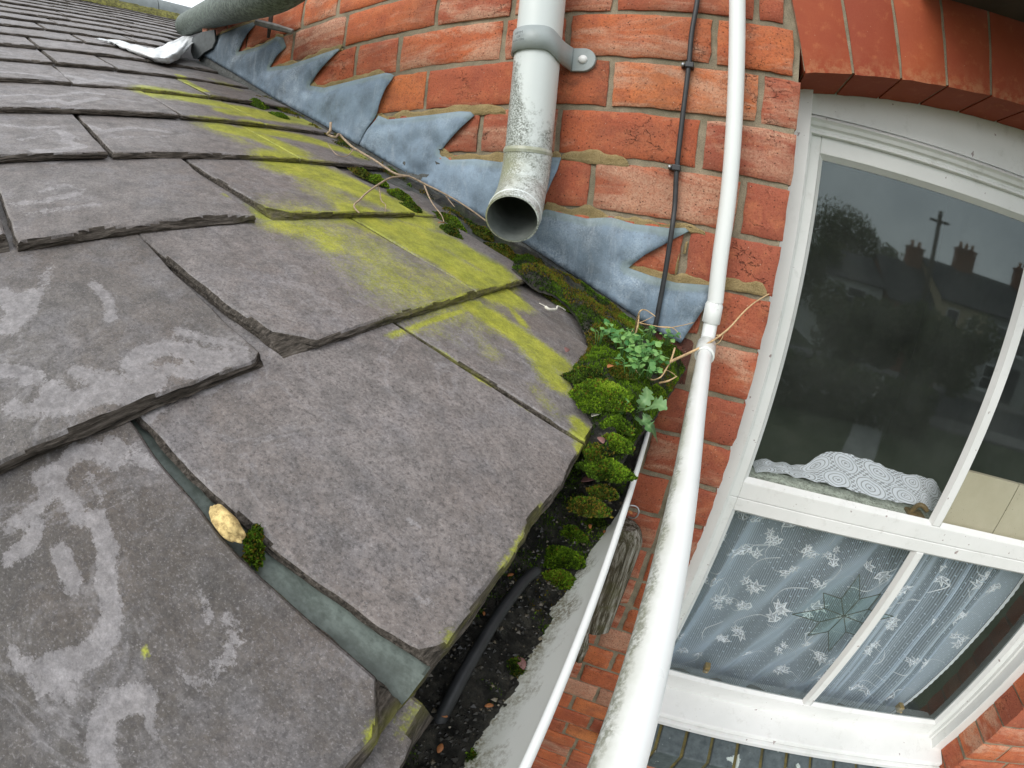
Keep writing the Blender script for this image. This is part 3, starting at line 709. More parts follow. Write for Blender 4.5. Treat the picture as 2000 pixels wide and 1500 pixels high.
def vine(lm, pts, wd=.0016):
    pp = smooth_path([(p[0], p[1], 0) for p in pts], 10); P = []
    for p in pp: P.append([cpt(p.x - wd/.88*.5, p.y - wd*.3), cpt(p.x + wd/.88*.5, p.y + wd*.7)])
    lm.grid(P)
def thread_mat(name, al):
    nl = M(name, (.90, .94, 1.0), .8); t_ = nl.n('ShaderNodeBsdfTransparent'); m_ = nl.n('ShaderNodeMixShader'); m_.inputs[0].default_value = al
    nl.L(t_.outputs[0], m_.inputs[1]); nl.L(nl.b.outputs[0], m_.inputs[2]); nl.L(m_.outputs[0], nl.nt.nodes['Material Output'].inputs['Surface']); return nl.m
TM = [thread_mat('net_leaf_threads', .85), thread_mat('net_leaf_fill', .28)]
lr = random.Random(11)
for cu_, cv_ in [(.08,.10),(.22,.09),(.33,.06),(.12,.28),(.04,.42),(.25,.30),(.10,.55),(.20,.52),(.30,.50),(.05,.72),(.16,.76),(.34,.20),(.28,.78),(.42,.62),(.44,.86),(.60,.30),(.66,.60),(.72,.85),(.82,.15),(.87,.38),(.80,.62),(.90,.66),(.86,.86),(.56,.8),(.5,.45),(.95,.5),(.76,.40),
                 (.17,.17),(.03,.24),(.28,.18),(.36,.34),(.18,.40),(.38,.48),(.10,.86),(.22,.66),(.36,.68),(.50,.20),(.93,.22),(.70,.18),(.64,.46),(.52,.66)]:
    lm = MB(); a = lr.random()*6.28; L_ = .12
    for k in range(lr.choice([2, 3, 3])):
        leaf(lm, cu_ + (lr.random()-.5)*.05, cv_ + (lr.random()-.5)*.06, lr.uniform(.019, .033), lr.random()*6.28)
    vine(lm, [(cu_, cv_), (cu_ + L_*.4*math.cos(a), cv_ + L_*.4*math.sin(a)), (cu_ + L_*.8*math.cos(a+.8), cv_ + L_*.8*math.sin(a+.8)), (cu_ + L_*math.cos(a+1.3), cv_ + L_*1.2*math.sin(a+1.2))])
    lm.build('ivy_spray', TM, cu)
bd = MB(); P = []
for j in range(121):
    v = j / 120; P.append([cpt(1.0, v)] + [(cpt(1.0, v)[0] + .012 * s_, cpt(1.0, v)[1], cpt(1.0, v)[2]) for s_ in (.5, .85 + .3*abs(math.sin(v*95)))])
bd.grid(P); bd.build('scalloped_edge', TM[0], cu)
# lace mat bunched on the rail
lp = [(1468,905),(1500,900),(1560,912),(1610,888),(1650,888),(1700,902),(1760,925),(1800,933),(1830,945),(1852,985)]
lb_ = [(1476,922),(1508,921),(1568,933),(1630,948),(1680,962),(1735,976),(1785,985),(1810,990),(1826,1005),(1836,1026)]
tp = smooth_path([tuple(aty(p, .205)) for p in lp], 12); bt = smooth_path([tuple(aty(p, .178)) for p in lb_], 12)
lc_ = MB(); P = []; nV = 16
for i, (a, b) in enumerate(zip(tp, bt)):
    b = Vector((b.x, .176, max(b.z, -.8655) if i < 88 else b.z)); row = []
    for j in range(nV + 1):
        s = j / nV; q = a.lerp(b, s)
        q.y = .212 - .036*s + .007*nz(q.x*42, s*2, 1) ; q.z += .006*nz(q.x*38, s*1.5, 6) * (1 - .5*s)
        row.append(tuple(q))
    P.append(row)
lc_.grid(P); nu2 = len(P)
lo_ = lc_.build('lace_mat', mat_net('lace_mat_cloth', (.86, .89, .97), .9, True))
uvl = lo_.data.uv_layers.new(name='UVMap'); vu = np.array([[i/(nu2-1), 1 - j/nV] for i in range(nu2) for j in range(nV+1)])
li = np.zeros(len(lo_.data.loops), dtype=np.int32); lo_.data.loops.foreach_get('vertex_index', li); uvl.data.foreach_set('uv', vu[li].ravel())
tag(lo_, 'white crocheted lace mat crumpled along the rail behind the left upper pane', 'lace mat')
# cream board in the right pane
cb = MB(); cb.box((.662, .15, -.9), (.822, .162, -.733)); cb.box((.8245, .15, -.9), (1.08, .162, -.733))
cbm = M('cream_board', (.50, .44, .31), .7); c_ = cbm.ramp(cbm.noise(10, 4), [(.3, (.46, .40, .28)), (.7, (.56, .50, .37))]); c_ = cbm.mix(cbm.math('MULTIPLY', cbm.ramp(cbm.vor(110), [(.06, .8), (.14, 0)]), cbm.ramp(cbm.noise(14, 2), [(.5, 0), (.58, 1)])), c_, (.08, .06, .04)); cbm.col(c_)
tag(cb.build('cream_board', cbm.m, smooth=False, bevel=.001), 'cream coloured panel standing behind the right upper pane', 'panel')
# star ornament
st = thing('star_ornament', (0,0,0), 'leaded glass star hanging in the lower window beside the glazing bar', 'ornament')
sc_ = aty((1648, 1203), .152); ln_ = MB(); gl_ = MB(); R1, R2 = .135, .062
pts = []
for k in range(16):
    a = rad(22.5 * k + 12); r = (R1 if k % 4 == 0 else R1*.78) if k % 2 == 0 else R2
    pts.append(Vector((sc_[0] + r*math.cos(a), .152, sc_[2] + r*math.sin(a))))
c0 = Vector(tuple(sc_))
for k in range(16):
    ln_.tube([pts[k], pts[(k+1) % 16]], .0012, 6)
    if k % 2: ln_.tube([c0, pts[k]], .0013, 6)
    gl_.add([tuple(c0), tuple(pts[k]), tuple(pts[(k+1) % 16])], [(0, 1, 2)])
ln_.build('lead_came', mat_simple('dark_came', (.06, .07, .06), .5, .3, 90, .2), st)
gg = M('green_tinted_glass', (.12, .22, .19), .2); t_ = gg.n('ShaderNodeBsdfTransparent'); t_.inputs[0].default_value = (.86, .95, .92, 1); m_ = gg.n('ShaderNodeMixShader'); m_.inputs[0].default_value = .05
gg.L(t_.outputs[0], m_.inputs[1]); gg.L(gg.b.outputs[0], m_.inputs[2]); gg.L(m_.outputs[0], gg.nt.nodes['Material Output'].inputs['Surface'])
gl_.build('glass_facets', gg.m, st, smooth=False)

# ------------------------------------------------------------------ reflected street behind the camera
def simple_house(name, label, x0, x1, yf, depth, eave, ridge, wallm, roofm, wins, door=None, chim=()):
    h = thing(name, (0,0,0), label, 'house')
    wl = MB(); yb = yf - depth
    wl.box((x0, yb, GZ-.2), (x1, yf, eave))
    wl.add([(x0,yf,eave),(x0,yb,eave),(x0,(yf+yb)/2,ridge-.05),(x1,yf,eave),(x1,yb,eave),(x1,(yf+yb)/2,ridge-.05)], [(0,1,2),(3,5,4)])
    wl.build('wall', wallm, h, smooth=False)
    rf = MB(); ym = (yf+yb)/2
    for ya in (yf+.3, yb-.3):
        rf.add([(x0-.1,ya,eave-.05),(x1+.1,ya,eave-.05),(x1+.1,ym,ridge),(x0-.1,ym,ridge),(x0-.1,ya,eave+.05),(x1+.1,ya,eave+.05),(x1+.1,ym,ridge+.12),(x0-.1,ym,ridge+.12)],
               [(0,1,2,3),(7,6,5,4),(0,4,5,1),(1,5,6,2),(2,6,7,3),(3,7,4,0)])
    r_ = rf.build('roof', roofm, h, smooth=False)
    for cx, cw, ct in chim:
        c = MB(); c.box((cx-cw/2, ym-.3, ridge-.6), (cx+cw/2, ym+.3, ct)); c.box((cx-cw/2-.06, ym-.36, ct), (cx+cw/2+.06, ym+.36, ct+.12))
        cs = c.build('chimney', MAT['refbrick'], r_, smooth=False)
        n = max(2, int(cw / .35))
        for k in range(n):
            c = MB(); px_ = cx - cw/2 + cw*(k+.5)/n; c.tube([(px_, ym, ct+.1), (px_, ym, ct+.5)], [.13, .10], 10); c.build('chimney_pot', MAT['refpot'], cs)
    for (wx, wz, ww, wh) in wins:
        f_ = MB(); f_.box((wx-ww/2-.07, yf-.05, wz-wh/2-.07), (wx+ww/2+.07, yf+.03, wz+wh/2+.07)); f_.box((wx-ww/2-.15, yf, wz-wh/2-.17), (wx+ww/2+.15, yf+.12, wz-wh/2-.07))
        fo = f_.build('window', MAT['refwhite'], h, smooth=False)
        for a, b in ((0, 1), (-1, 0)):
            p_ = MB(); p_.box((wx-ww/2, yf+.02, wz + a*wh/2 + .03), (wx+ww/2, yf+.04, wz + b*wh/2 - .03)) if False else p_.box((wx-ww/2, yf+.03, wz + (b-1)*wh/2 + .03), (wx+ww/2, yf+.045, wz + b*wh/2 - .03))
            p_.build('pane', MAT['refglass'], fo, smooth=False)
    if door:
        d_ = MB(); d_.box((door-.45, yf-.05, GZ), (door+.45, yf+.04, GZ+2.1)); d_.build('door', MAT['refdoor'], h, smooth=False)
    return h
MAT['refbrick'] = mat_simple('distant_brick', (.22, .09, .05), .9, .3, 3); MAT['refpot'] = mat_simple('terracotta_pot', (.35, .16, .08), .8, .2, 5)
MAT['refwhite'] = mat_simple('white_joinery', (.7, .7, .68), .6, .1, 5); MAT['refglass'] = M('distant_glass', (.03, .035, .04), .1).m; MAT['refdoor'] = mat_simple('dark_door', (.05, .05, .06), .5, .1, 5)
cream = mat_simple('cream_render', (.50, .42, .27), .9, .15, 1.5); grey = mat_simple('grey_render', (.34, .35, .33), .9, .12, 1.5); rslate = mat_simple('distant_slate', (.055, .055, .06), .8, .25, 2)
whr = mat_simple('white_render', (.55, .56, .54), .9, .1, 1.5)
simple_house('terraced_house', 'cream rendered terraced house reflected across the street in the window', 14.0, 17.3, -24, 7, -.3, 1.7, cream, rslate,
    [(14.95,-1.3,.7,1.2),(16.4,-1.5,.6,1.2),(14.75,-3.6,.8,1.4)], door=16.6, chim=((16.9,1.3,2.9),))
simple_house('terraced_house', 'grey rendered terraced house reflected beside the cream one', 17.31, 22, -24, 7, -.28, 1.72, grey, rslate,
    [(18.6,-1.4,.7,1.2),(20.2,-1.4,.7,1.2),(18.6,-3.7,.9,1.4)], door=20.4, chim=((21.6,1.2,2.9),))
simple_house('brick_cottage', 'low red brick house with a tall chimney reflected in the window', 10.9, 13.99, -24.4, 6, -1.1, 1.1, MAT['refbrick'], rslate,
    [(12.0,-3.3,.8,1.2)], chim=((13.3,1.0,2.1),))
simple_house('white_cottage', 'white house half hidden by trees reflected in the window', 7.4, 10.8, -25, 6, -.7, .75, whr, rslate,
    [(9.2,-1.6,1.0,1.0),(8.1,-1.6,.5,.9)])
tpole = MB(); tpole.tube([(10.8,-20,GZ),(10.78,-20,3.4)], [.13,.10], 10); tpole.box((10.3,-20.06,2.9),(11.3,-19.94,3.0))
tag(tpole.build('telegraph_pole', mat_simple('pole_wood', (.10,.08,.06), .9, .3, 8)), 'tall wooden telegraph pole reflected against the grey sky', 'pole')
lf1 = mat_leafy('tree_leaf', (.05, .08, .03), (.13, .16, .05), .6, .3)
def tree(label, x, y, h, cw, seed, n=6000):
    r_ = random.Random(seed); t = thing('tree', (0,0,0), label, 'tree')
    tk = MB(); tk.tube(smooth_path([(x,y,GZ),(x+.1,y,GZ+h*.3),(x-.1,y+.1,GZ+h*.6)],5), [.22 - .011*k for k in range(11)], 8)
    for k in range(5):
        a = r_.random()*6.28; tk.tube([(x,y,GZ+h*.35+k*.2),(x+math.cos(a)*cw*.4,y+math.sin(a)*cw*.4,GZ+h*(.55+.05*k))], [.1,.04], 6)
    tk.build('trunk', MAT['twig'], t)
    c = MB(); cl = [(x+(r_.random()-.5)*cw*1.1, y+(r_.random()-.5)*cw, GZ+h*(.45+.45*r_.random()), cw*(.22+.16*r_.random())) for _ in range(13)]
    for _ in range(n):
        cx, cy, cz, cr_ = r_.choice(cl); v = Vector((r_.gauss(0,1), r_.gauss(0,1), r_.gauss(0,1))).normalized() * cr_ * (r_.random() ** .4)
        p = Vector((cx, cy, cz)) + v; a = Vector((r_.gauss(0,1), r_.gauss(0,1), r_.gauss(0,1))).normalized() * .11; b = a.orthogonal().normalized() * .075
        m_ = (r_.random(), 0, 0, 1); c.add([p-a, p+b, p+a, p-b], [(0,1,2,3)], 0, m_)
    c.build('crown', lf1, t, attr='paint', smooth=False)
tree('tall dark leafy tree reflected left of the telegraph pole', 12.0, -33, 8.6, 4.6, 1)
tree('broad leafy tree behind the white house in the reflection', 9.0, -33, 8.6, 4.8, 2)
tree('bushy tree at the left edge of the reflected street', 5.4, -27, 5.6, 4.2, 3)
tree('low garden tree in front of the white house in the reflection', 7.2, -18, 3.6, 2.8, 4)
tree('small leafy tree beside the reflected brick house', 10.6, -17, 3.9, 2.8, 5)
hd = MB(); r_ = random.Random(5)
for _ in range(5000):
    p = Vector((r_.uniform(2, 9), -13.5 + r_.uniform(-.5, .5), GZ + r_.uniform(0, 1.7))); a = Vector((r_.gauss(0,1), r_.gauss(0,1), r_.gauss(0,1))).normalized()*.08; b = a.orthogonal().normalized()*.06
    hd.add([p-a, p+b, p+a, p-b], [(0,1,2,3)], 0, (r_.random(),0,0,1))
tag(hd.build('hedge', lf1, attr='paint', smooth=False), 'clipped garden hedge along the near side of the reflected road', 'hedge')
# ================================================================== SLATE ROOF
roofT = thing('slate_roof', (0,0,0), 'old grey slate lean-to roof with yellow lichen running up beside the brick wall', 'roof')
GA = .1585                                            # horizontal gauge
def seg_dist(px, py, pts):
    best = 1e9
    for (ax, ay), (bx, by) in zip(pts[:-1], pts[1:]):
        dx, dy = bx-ax, by-ay; L2 = dx*dx+dy*dy + 1e-12
        t = min(1, max(0, ((px-ax)*dx+(py-ay)*dy)/L2)); d = math.hypot(px-ax-t*dx, py-ay-t*dy)
        if d < best: best = d
    return best
# yellow lichen patches: (outline strokes on the roof measured from the photo, half width m, strength)
LI = [([(300,176),(360,185),(460,205),(600,236)], .040, 1.0), ([(440,215),(560,232)], .03, .9), ([(430,240),(500,258),(570,292)], .034, 1.0), ([(500,245),(600,265),(690,296)], .032, 1.0), ([(400,235),(470,270)], .03, .55),
      ([(560,312),(640,335),(720,372),(800,408)], .050, 1.05), ([(640,330),(700,360),(790,400)], .045, .95), ([(590,320),(640,370),(690,410)], .05, .62), ([(450,375),(520,410)], .010, .8),
      ([(700,415),(780,450),(860,495),(930,540),(985,560)], .034, 1.1), ([(800,440),(880,470),(960,520)], .036, 1.0), ([(540,425),(620,440),(650,470)], .025, .75), ([(620,430),(720,480),(800,560),(900,570)], .075, .58),
      ([(520,420),(700,420)], .02, .6), ([(935,590),(980,620),(1040,665),(1085,700)], .021, 1.05), ([(960,600),(1010,640),(1060,700),(1085,740)], .020, .85), ([(900,600),(960,680)], .02, .45), ([(1050,760),(1080,800)], .014, .45),
      ([(800,632),(860,668),(940,724),(1010,778),(1080,824),(1140,864)], .0024, .85), ([(930,725),(965,745)], .003, .9), ([(975,568),(1000,590),(1025,625)], .008, .7), ([(1130,850),(1145,870),(1138,880)], .008, 1.0), ([(1130,825),(1150,850)], .010, .9),
      ([(940,575),(850,607),(760,640)], .0035, .9), ([(905,1245),(930,1205),(960,1160)], .004, .5), ([(885,1245),(895,1262)], .006, .6), ([(1060,985),(1020,1050),(980,1110)], .0035, .5), ([(960,1160),(1000,1090)], .004, .5),
      ([(830,1310),(770,1400),(730,1440)], .0045, .75), ([(540,1138),(552,1150)], .002, .6), ([(115,1130),(116,1131)], .0009, 1.2), ([(273,1262),(275,1264)], .001, 1.2), ([(460,170),(420,155)], .03, .5), ([(350,146),(400,178)], .012, 1.0),
      ([(660,180),(700,200)], .0, 0)]
LI = [([xr(p) for p in a], b, c) for a, b, c in LI if c > 0]
# pale weathered veils
PA = [([(178,985),(200,1050),(198,1120),(212,1170),(202,1225),(165,1260),(120,1275),(85,1290),(110,1330)], .0050, 1.0), ([(105,1055),(122,1090),(130,1120)], .0050, .95), ([(60,1000),(45,1035),(0,1070)], .0045, .85), ([(30,985),(60,960)], .004, .8),
      ([(15,1255),(60,1310),(72,1340)], .0035, .9), ([(112,1300),(100,1340),(130,1365)], .003, .7), ([(272,1350),(215,1362),(192,1400),(185,1450),(195,1500)], .0052, 1.0), ([(280,1380),(292,1430),(315,1460)], .0028, .7),
      ([(372,1120),(395,1160),(400,1200)], .004, .6), ([(440,1200),(465,1225),(440,1270),(415,1300),(375,1325),(350,1300)], .0058, .62), ([(455,1240),(490,1280),(500,1310)], .004, .5), ([(350,1290),(345,1260)], .004, .5), ([(540,1310),(590,1290),(620,1340)], .005, .45), ([(420,1380),(500,1370),(600,1400)], .006, .4),
      ([(60,905),(115,880),(130,850),(175,850),(215,875)], .0055, .9), ([(75,945),(100,915),(130,955),(145,990)], .005, .85), ([(200,830),(250,850),(280,880)], .006, .75), ([(160,900),(190,940)], .005, .6), ([(240,930),(270,950)], .004, .5), ([(0,1000),(50,975)], .005, .7),
      ([(95,770),(150,785),(200,760),(270,770),(300,745),(260,710)], .0085, .95), ([(270,690),(330,670),(400,690),(470,705)], .0085, .9), ([(330,720),(400,725),(440,700)], .008, .8), ([(150,720),(230,745)], .008, .8), ([(20,790),(80,800),(140,790)], .008, .75), ([(0,712),(35,718),(72,728),(50,735)], .0055, 1.0), ([(90,745),(120,760)], .006, .8),
      ([(5,560),(35,590),(15,625),(40,600),(60,560)], .009, .95), ([(180,535),(212,570),(215,612)], .006, .8), ([(85,540),(90,520),(100,500)], .008, .6), ([(350,640),(430,665),(480,680)], .007, .75), ([(380,605),(440,640)], .006, .45), ([(230,560),(240,500)], .008, .4),
      ([(30,390),(90,385),(150,370)], .009, .65), ([(60,410),(130,402),(190,395)], .009, .6), ([(80,365),(130,350),(160,360)], .007, .6), ([(200,335),(330,352),(420,380)], .016, .42), ([(240,380),(320,390)], .01, .4), ([(115,250),(135,262),(130,272),(160,285),(100,300),(70,295)], .0085, 1.0), ([(0,235),(60,245),(110,240)], .010, .7), ([(40,270),(80,262)], .008, .6),
      ([(170,235),(200,250),(260,240),(330,250)], .010, .75), ([(220,262),(300,262),(380,255)], .010, .55), ([(60,200),(110,195),(130,205),(190,190)], .010, .9), ([(0,185),(60,180),(100,185),(160,175),(200,180)], .008, .75), ([(220,190),(280,200)], .009, .6), ([(130,143),(160,150),(150,160),(200,152),(240,160)], .014, .85), ([(200,140),(280,162)], .018, .6),
      ([(0,140),(40,142),(100,150)], .012, .75), ([(20,120),(120,118)], .014, .5), ([(300,460),(400,480),(500,560)], .02, .10), ([(680,940),(740,980)], .02, .22), ([(790,1150),(840,1170)], .006, .5), ([(800,1010),(815,1020)], .003, .6), ([(560,880),(640,860)], .02, .15)]
PA = [([xr(p) for p in a], b, c) for a, b, c in PA]
def field(F, x, y):
    v = 0
    for pts, wd, s in F:
        d = seg_dist(x, y, pts)
        if d < wd * 2.6: v = max(v, s * math.exp(-(d / wd) ** 2 * .8))
    return v
slate_n = [0]; MAT['riven'] = mat_riven()
def slate(xt, ya, yb, tone, th=.0072, lift=0.0, L=.38, res=1.0, skew=0.0, ca=0.0, cb=0.0, chip=1.0, slantb=0.0, slanta=0.0, label=None, mat=None, name='slate', rough_side=0.0):
    """one slate: tail at horizontal x = xt, from y = ya to yb; ca / cb cut the tail corners."""
    sd = slate_n[0] * 7.13; slate_n[0] += 1
    w = yb - ya
    ns = max(8, int(L / .0045 * res)); ntt = max(6, int(w / .0045 * res))
    Lf = min(L, .188); ns = max(8, int(Lf / .0045 * res)); ss = [0, .0006, .0016, .003, .005, .0075] + [.0075 + (Lf - .0075) * ((i + 1) / ns) for i in range(ns)] + ([Lf + (L - Lf) * q_ / 3 for q_ in (1, 2, 3)] if L > Lf else [])
    ts = [0, .0007, .002, .004, .007] + [.007 + (w - .014) * ((i + 1) / ntt) for i in range(ntt)] + [w - .004, w - .002, w - .0007, w]
    if res < .6: ss = [0, .002, .006] + ss[6:]; ts = [0, .002] + ts[5:-4] + [w - .002, w]
    mb = MB(); P = []; at = []; DR = []
    chipd = lambda u: chip * (.35 + .65 * sst(-.2, .5, nz(u*28, sd)))
    def edge_t(t):   # outline wander of the tail
        return nz(t*22, sd, 1) * .0022 + nz(t*90, sd, 2) * .0009 + max(0, nz(t*14, sd, 5) - .35) * .010 * chip
    def corner(t):
        c = 0
        if ca and t < ca: c = max(c, (ca - t) * .8)
        if cb and w - t < cb: c = max(c, (cb - (w - t)) * .8)
        return c
    for i, s in enumerate(ss):
        row = []
        for j, t in enumerate(ts):
            e0 = edge_t(t) + corner(t); k = max(0, 1 - s / .2) ** 6
            s2 = s + e0 * k
            sidew = (nz(s*30, sd, 8) * .0015 + nz(s*100, sd, 9) * .0006); fa = (1 - t / w) ** 8; fb = (t / w) ** 8
            y = ya + t + sidew * fa + slanta * min(s, .19) * (1 - t / w) + (nz(s*30, sd, 12) * .0015 + slantb * min(s, .19)) * (fb if not slantb else t / w)
            da = s; d1 = t; d2 = w - t
            wd = .0014 + .0042 * max(0, .45 + 1.3*nz(t*26, sd, 3)) * chip; ws = .0010 + .0016 * (.5 + nz(s*15, sd, 4))
            if rough_side: ws += rough_side * sst(.25, 0.0, s / L) * (1.2 + nz(s*20, sd))
            dr = 0
            if da < wd: dr = max(dr, chipd(t) * .0066 * (1 - da / wd) ** .8)
            if d1 < ws: dr = max(dr, (.0022 + .25 * rough_side) * (1 - d1 / ws))
            if d2 < .0016: dr = max(dr, .0016 * (1 - d2 / .0016))
            h = lift - th * (s / (GA / CT)) * 1.02 - min(dr, th * .85) + nz(s*9, t*9, sd) * .0012 + nz(s*40, t*40, sd) * .00035 + skew * (t - w/2)
            DR.append(min(dr, th * .85))
            # thin cleavage steps
            h -= .0006 * (1 if nz(s*26, t*12, sd + 30) > .33 else 0)
            p = np.array([xt, y, RZ0 - SL * xt]) + UP * s2 + NR * h
            row.append(p)
            lx, ly = p[0], p[1]
            li = field(LI, lx, ly)
            if s < .004: li = max(li, li * 1.25)
            at.append((li, field(PA, lx, ly) + .10 * max(0, nz(lx*8, ly*8, 3)), tone, 1))
        P.append(row)
    mb.grid([r for r in P], 0, at); nc_ = len(ts)
    for fi, fq in enumerate(mb.f):
        if sum(DR[q_] for q_ in fq) / 4 > .0010: mb.m[fi] = 1
    # riven edge faces: tail and both sides, layered
    nr, nc = len(ss), len(ts)
    ring = [(i, 0) for i in range(nr-1, -1, -1)] + [(0, j) for j in range(1, nc)] + [(i, nc-1) for i in range(1, nr)]
    lay_ = []; la = []; nl_ = 5 if res >= .6 else 2
    for q in range(nl_ + 1):
        f_ = q / nl_; row = []
        for (i, j) in ring:
            p = P[i][j]; out = -UP if i == 0 else (np.array([0, -1.0, 0]) if j == 0 else np.array([0, 1.0, 0]))
            bt = np.array([xt, p[1], RZ0 - SL * xt]) + UP * ss[i] + NR * (lift - th * 1.05 - th * (ss[i] / (GA / CT)) * 1.02 + skew * (ts[j] - w/2))
            u = ts[j] * 1.0 + ss[i]
            rr = p + (bt - p) * f_ + out * ((nz(u*90, q*2.3, sd) * .0016 + nz(u*25, q*1.3, sd+4) * .0016) if 0 < q < nl_ else (0 if q == 0 else -.0006))
            row.append(rr); la.append((field(LI, rr[0], rr[1]) * 1.0, 0, 0.0 if 0 < q else tone*.5, 1))
        lay_.append(row)
    mb.grid(lay_, 1, la)
    o = mb.build(name, [mat or MAT['slate'], MAT['riven']], roofT, attr='paint', sharp=30)
    if label: o['label'] = label
    return o
def tail(c): return -.0555 - GA * (c - 1)
def sy(p): return float(roof(p)[1])
# course 1 (eaves)
slate(tail(1), -.3812, -.205, .45, cb=.060, slanta=-.137, slantb=.10, label='eaves slate with a yellow lichen patch and a long crack')
slate(tail(1) - .022, -.262, -.128, .30, lift=-.0045, cb=.03, L=.20, slantb=.25)
slate(tail(1), -.598, -.386, .62, chip=.9, slantb=-.137, slanta=-.119, ca=.010, label='large smooth mauve grey eaves slate')
slate(tail(1), -.905, -.619, .06, chip=.9, slantb=-.024, cb=.02, label='dark eaves slate with pale looping veins')
slate(tail(1), -1.16, -.912, .4, res=.4)
slate(tail(1) + .013, -1.16, -.612, .30, lift=-.0090, L=.2, res=.5, label='undereaves slate poking out below the eaves course')
slate(tail(1) + .001, -.67, -.50, .45, lift=-.0086, L=.215, res=.7, mat=MAT['green_slate'], label='greenish slate showing in the gap between two eaves slates')
slate(tail(1) - .004, -.498, -.28, .35, lift=-.0085, L=.2, res=.4)
# course 2
slate(tail(2), -.271, -.098, .5, slanta=-.13, cb=.02, label='slate thickly covered in yellow lichen beside the gutter corner')
slate(tail(2), -.5205, -.273, .60, slantb=-.13, slanta=-.148, ca=.028, chip=1.1, rough_side=.004, label='mauve slate with a split flaking left edge')
slate(tail(2), -.80, -.5365, .26, cb=.008, chip=.85, slantb=-.05, label='slate with broad pale weathering and a thick riven tail')
slate(tail(2), -1.08, -.806, .3, res=.4)
# course 3
slate(tail(3), -.406, -.172, .52, slanta=-.107, ca=.022, chip=1.0, label='slate with a yellow lichen stripe under the forked twig')
slate(tail(3), -.6405, -.4305, .42, chip=1.5, label='slate with a heavily chipped riven tail')
slate(tail(3), -.86, -.646, .35, res=.5, ca=.0, cb=.02)
slate(tail(3), -1.1, -.865, .3, res=.3)
slate(tail(3), -.20, -.05, .35, lift=-.0045, res=.6)
# course 4
slate(tail(4), -.515, -.2465, .45, chip=1.1); slate(tail(4), -.2435, -.035, .45, chip=.9, slanta=-.03); slate(tail(4), -.77, -.5215, .42, lift=.0015, chip=1.1); slate(tail(4), -1.02, -.775, .4, res=.4)
# course 5
slate(tail(5), -.3575, -.20, .45, chip=.8, slanta=-.02, lift=.001); slate(tail(5), -.198, -.03, .4, chip=.8); slate(tail(5), -.64, -.3635, .5, lift=.002, chip=1.0); slate(tail(5), -.90, -.645, .4, res=.5)
# course 6
slate(tail(6), -.226, -.028, .35, res=.8, lift=.002); slate(tail(6), -.487, -.2285, .5, res=.8); slate(tail(6), -.74, -.49, .45, res=.7, lift=.0015); slate(tail(6), -1.0, -.745, .4, res=.4)
# course 7 and up: right ends follow the wall, then the angle beyond the wall's end
rs = random.Random(21)
def yend(x):
    if x > -1.34: return -.028
    return min(.95, -.12 + (-x - 1.34) * .50)
for c in range(7, 21):
    x = tail(c); yr = yend(x - .08) ; y = yr; first = True
    start = {7: [-.3612+.0, -.484], 8: [-.235, -.49]}.get(c)
    cuts = []
    if start: cuts = start[:]
    else: cuts = [yr - (.11 + rs.random() * .16)]
    while cuts[-1] > -1.05 - .1 * (c - 7) * .3: cuts.append(cuts[-1] - (.235 + rs.random() * .035))
    prev = yr
    for q in cuts:
        slate(x, q, prev - .006, .25 + rs.random() * .4, res=max(.16, .55 - .03 * (c - 7)), lift=rs.random() * .0022, chip=.8); prev = q
# lead soaker / side strip between slates and wall
so_ = MB(); P = []
for i in range(61):
    x = -1.34 + 1.27 * i / 60
    z = RZ0 - SL * x; P.append([(x + nz(x*40, k)*.002, yy, z + hh + nz(x*30, k*2) * .0015) for k, (yy, hh) in enumerate([(-.115, -.014), (-.06, -.010), (-.03, -.008), (-.006, -.006), (-.0045, .03), (-.004, .05)])])
so_.grid(P)
at_ = (0, 1, 0, 1); so_.a = [at_] * len(so_.v)
so_.build('lead_soaker', mat_simple('dull_soaker_lead', (.075, .08, .075), .75, .5, 50, .6, .002, dark=(.02, .022, .016)), roofT, attr='paint')
# under-roof boarding, fascia
ub = MB()
def rp(x, y, h): p = np.array([x, y, RZ0 - SL*x]) + NR*h; return p
for (xa, xb_, ya, yb_) in ((-.10, -1.36, -1.3, -.003), (-1.36, -3.15, -1.6, .0), (-1.40, -3.15, .0, .9)):
    A = [rp(xa, ya, -.030), rp(xa, yb_, -.030), rp(xb_, yb_, -.030), rp(xb_, ya, -.030)]; B = [p - NR*.02 for p in A]
    ub.add(A + B, [(0,1,2,3),(7,6,5,4),(0,4,5,1),(1,5,6,2),(2,6,7,3),(3,7,4,0)])
ub.build('roof_boarding', MAT['dark'], roofT, smooth=False)
fb = MB(); fb.box((-.128, -1.3, -.78), (-.106, -.003, -.612)); fb.build('fascia_board', mat_simple('dark_fascia', (.05,.05,.045), .8, .3, 20), roofT, smooth=False)
lw = MB(); lw.box((-.36, -1.3, GZ), (-.26, -.003, -.70)); lw.build('side_wall', MAT['refbrick'], roofT, smooth=False)
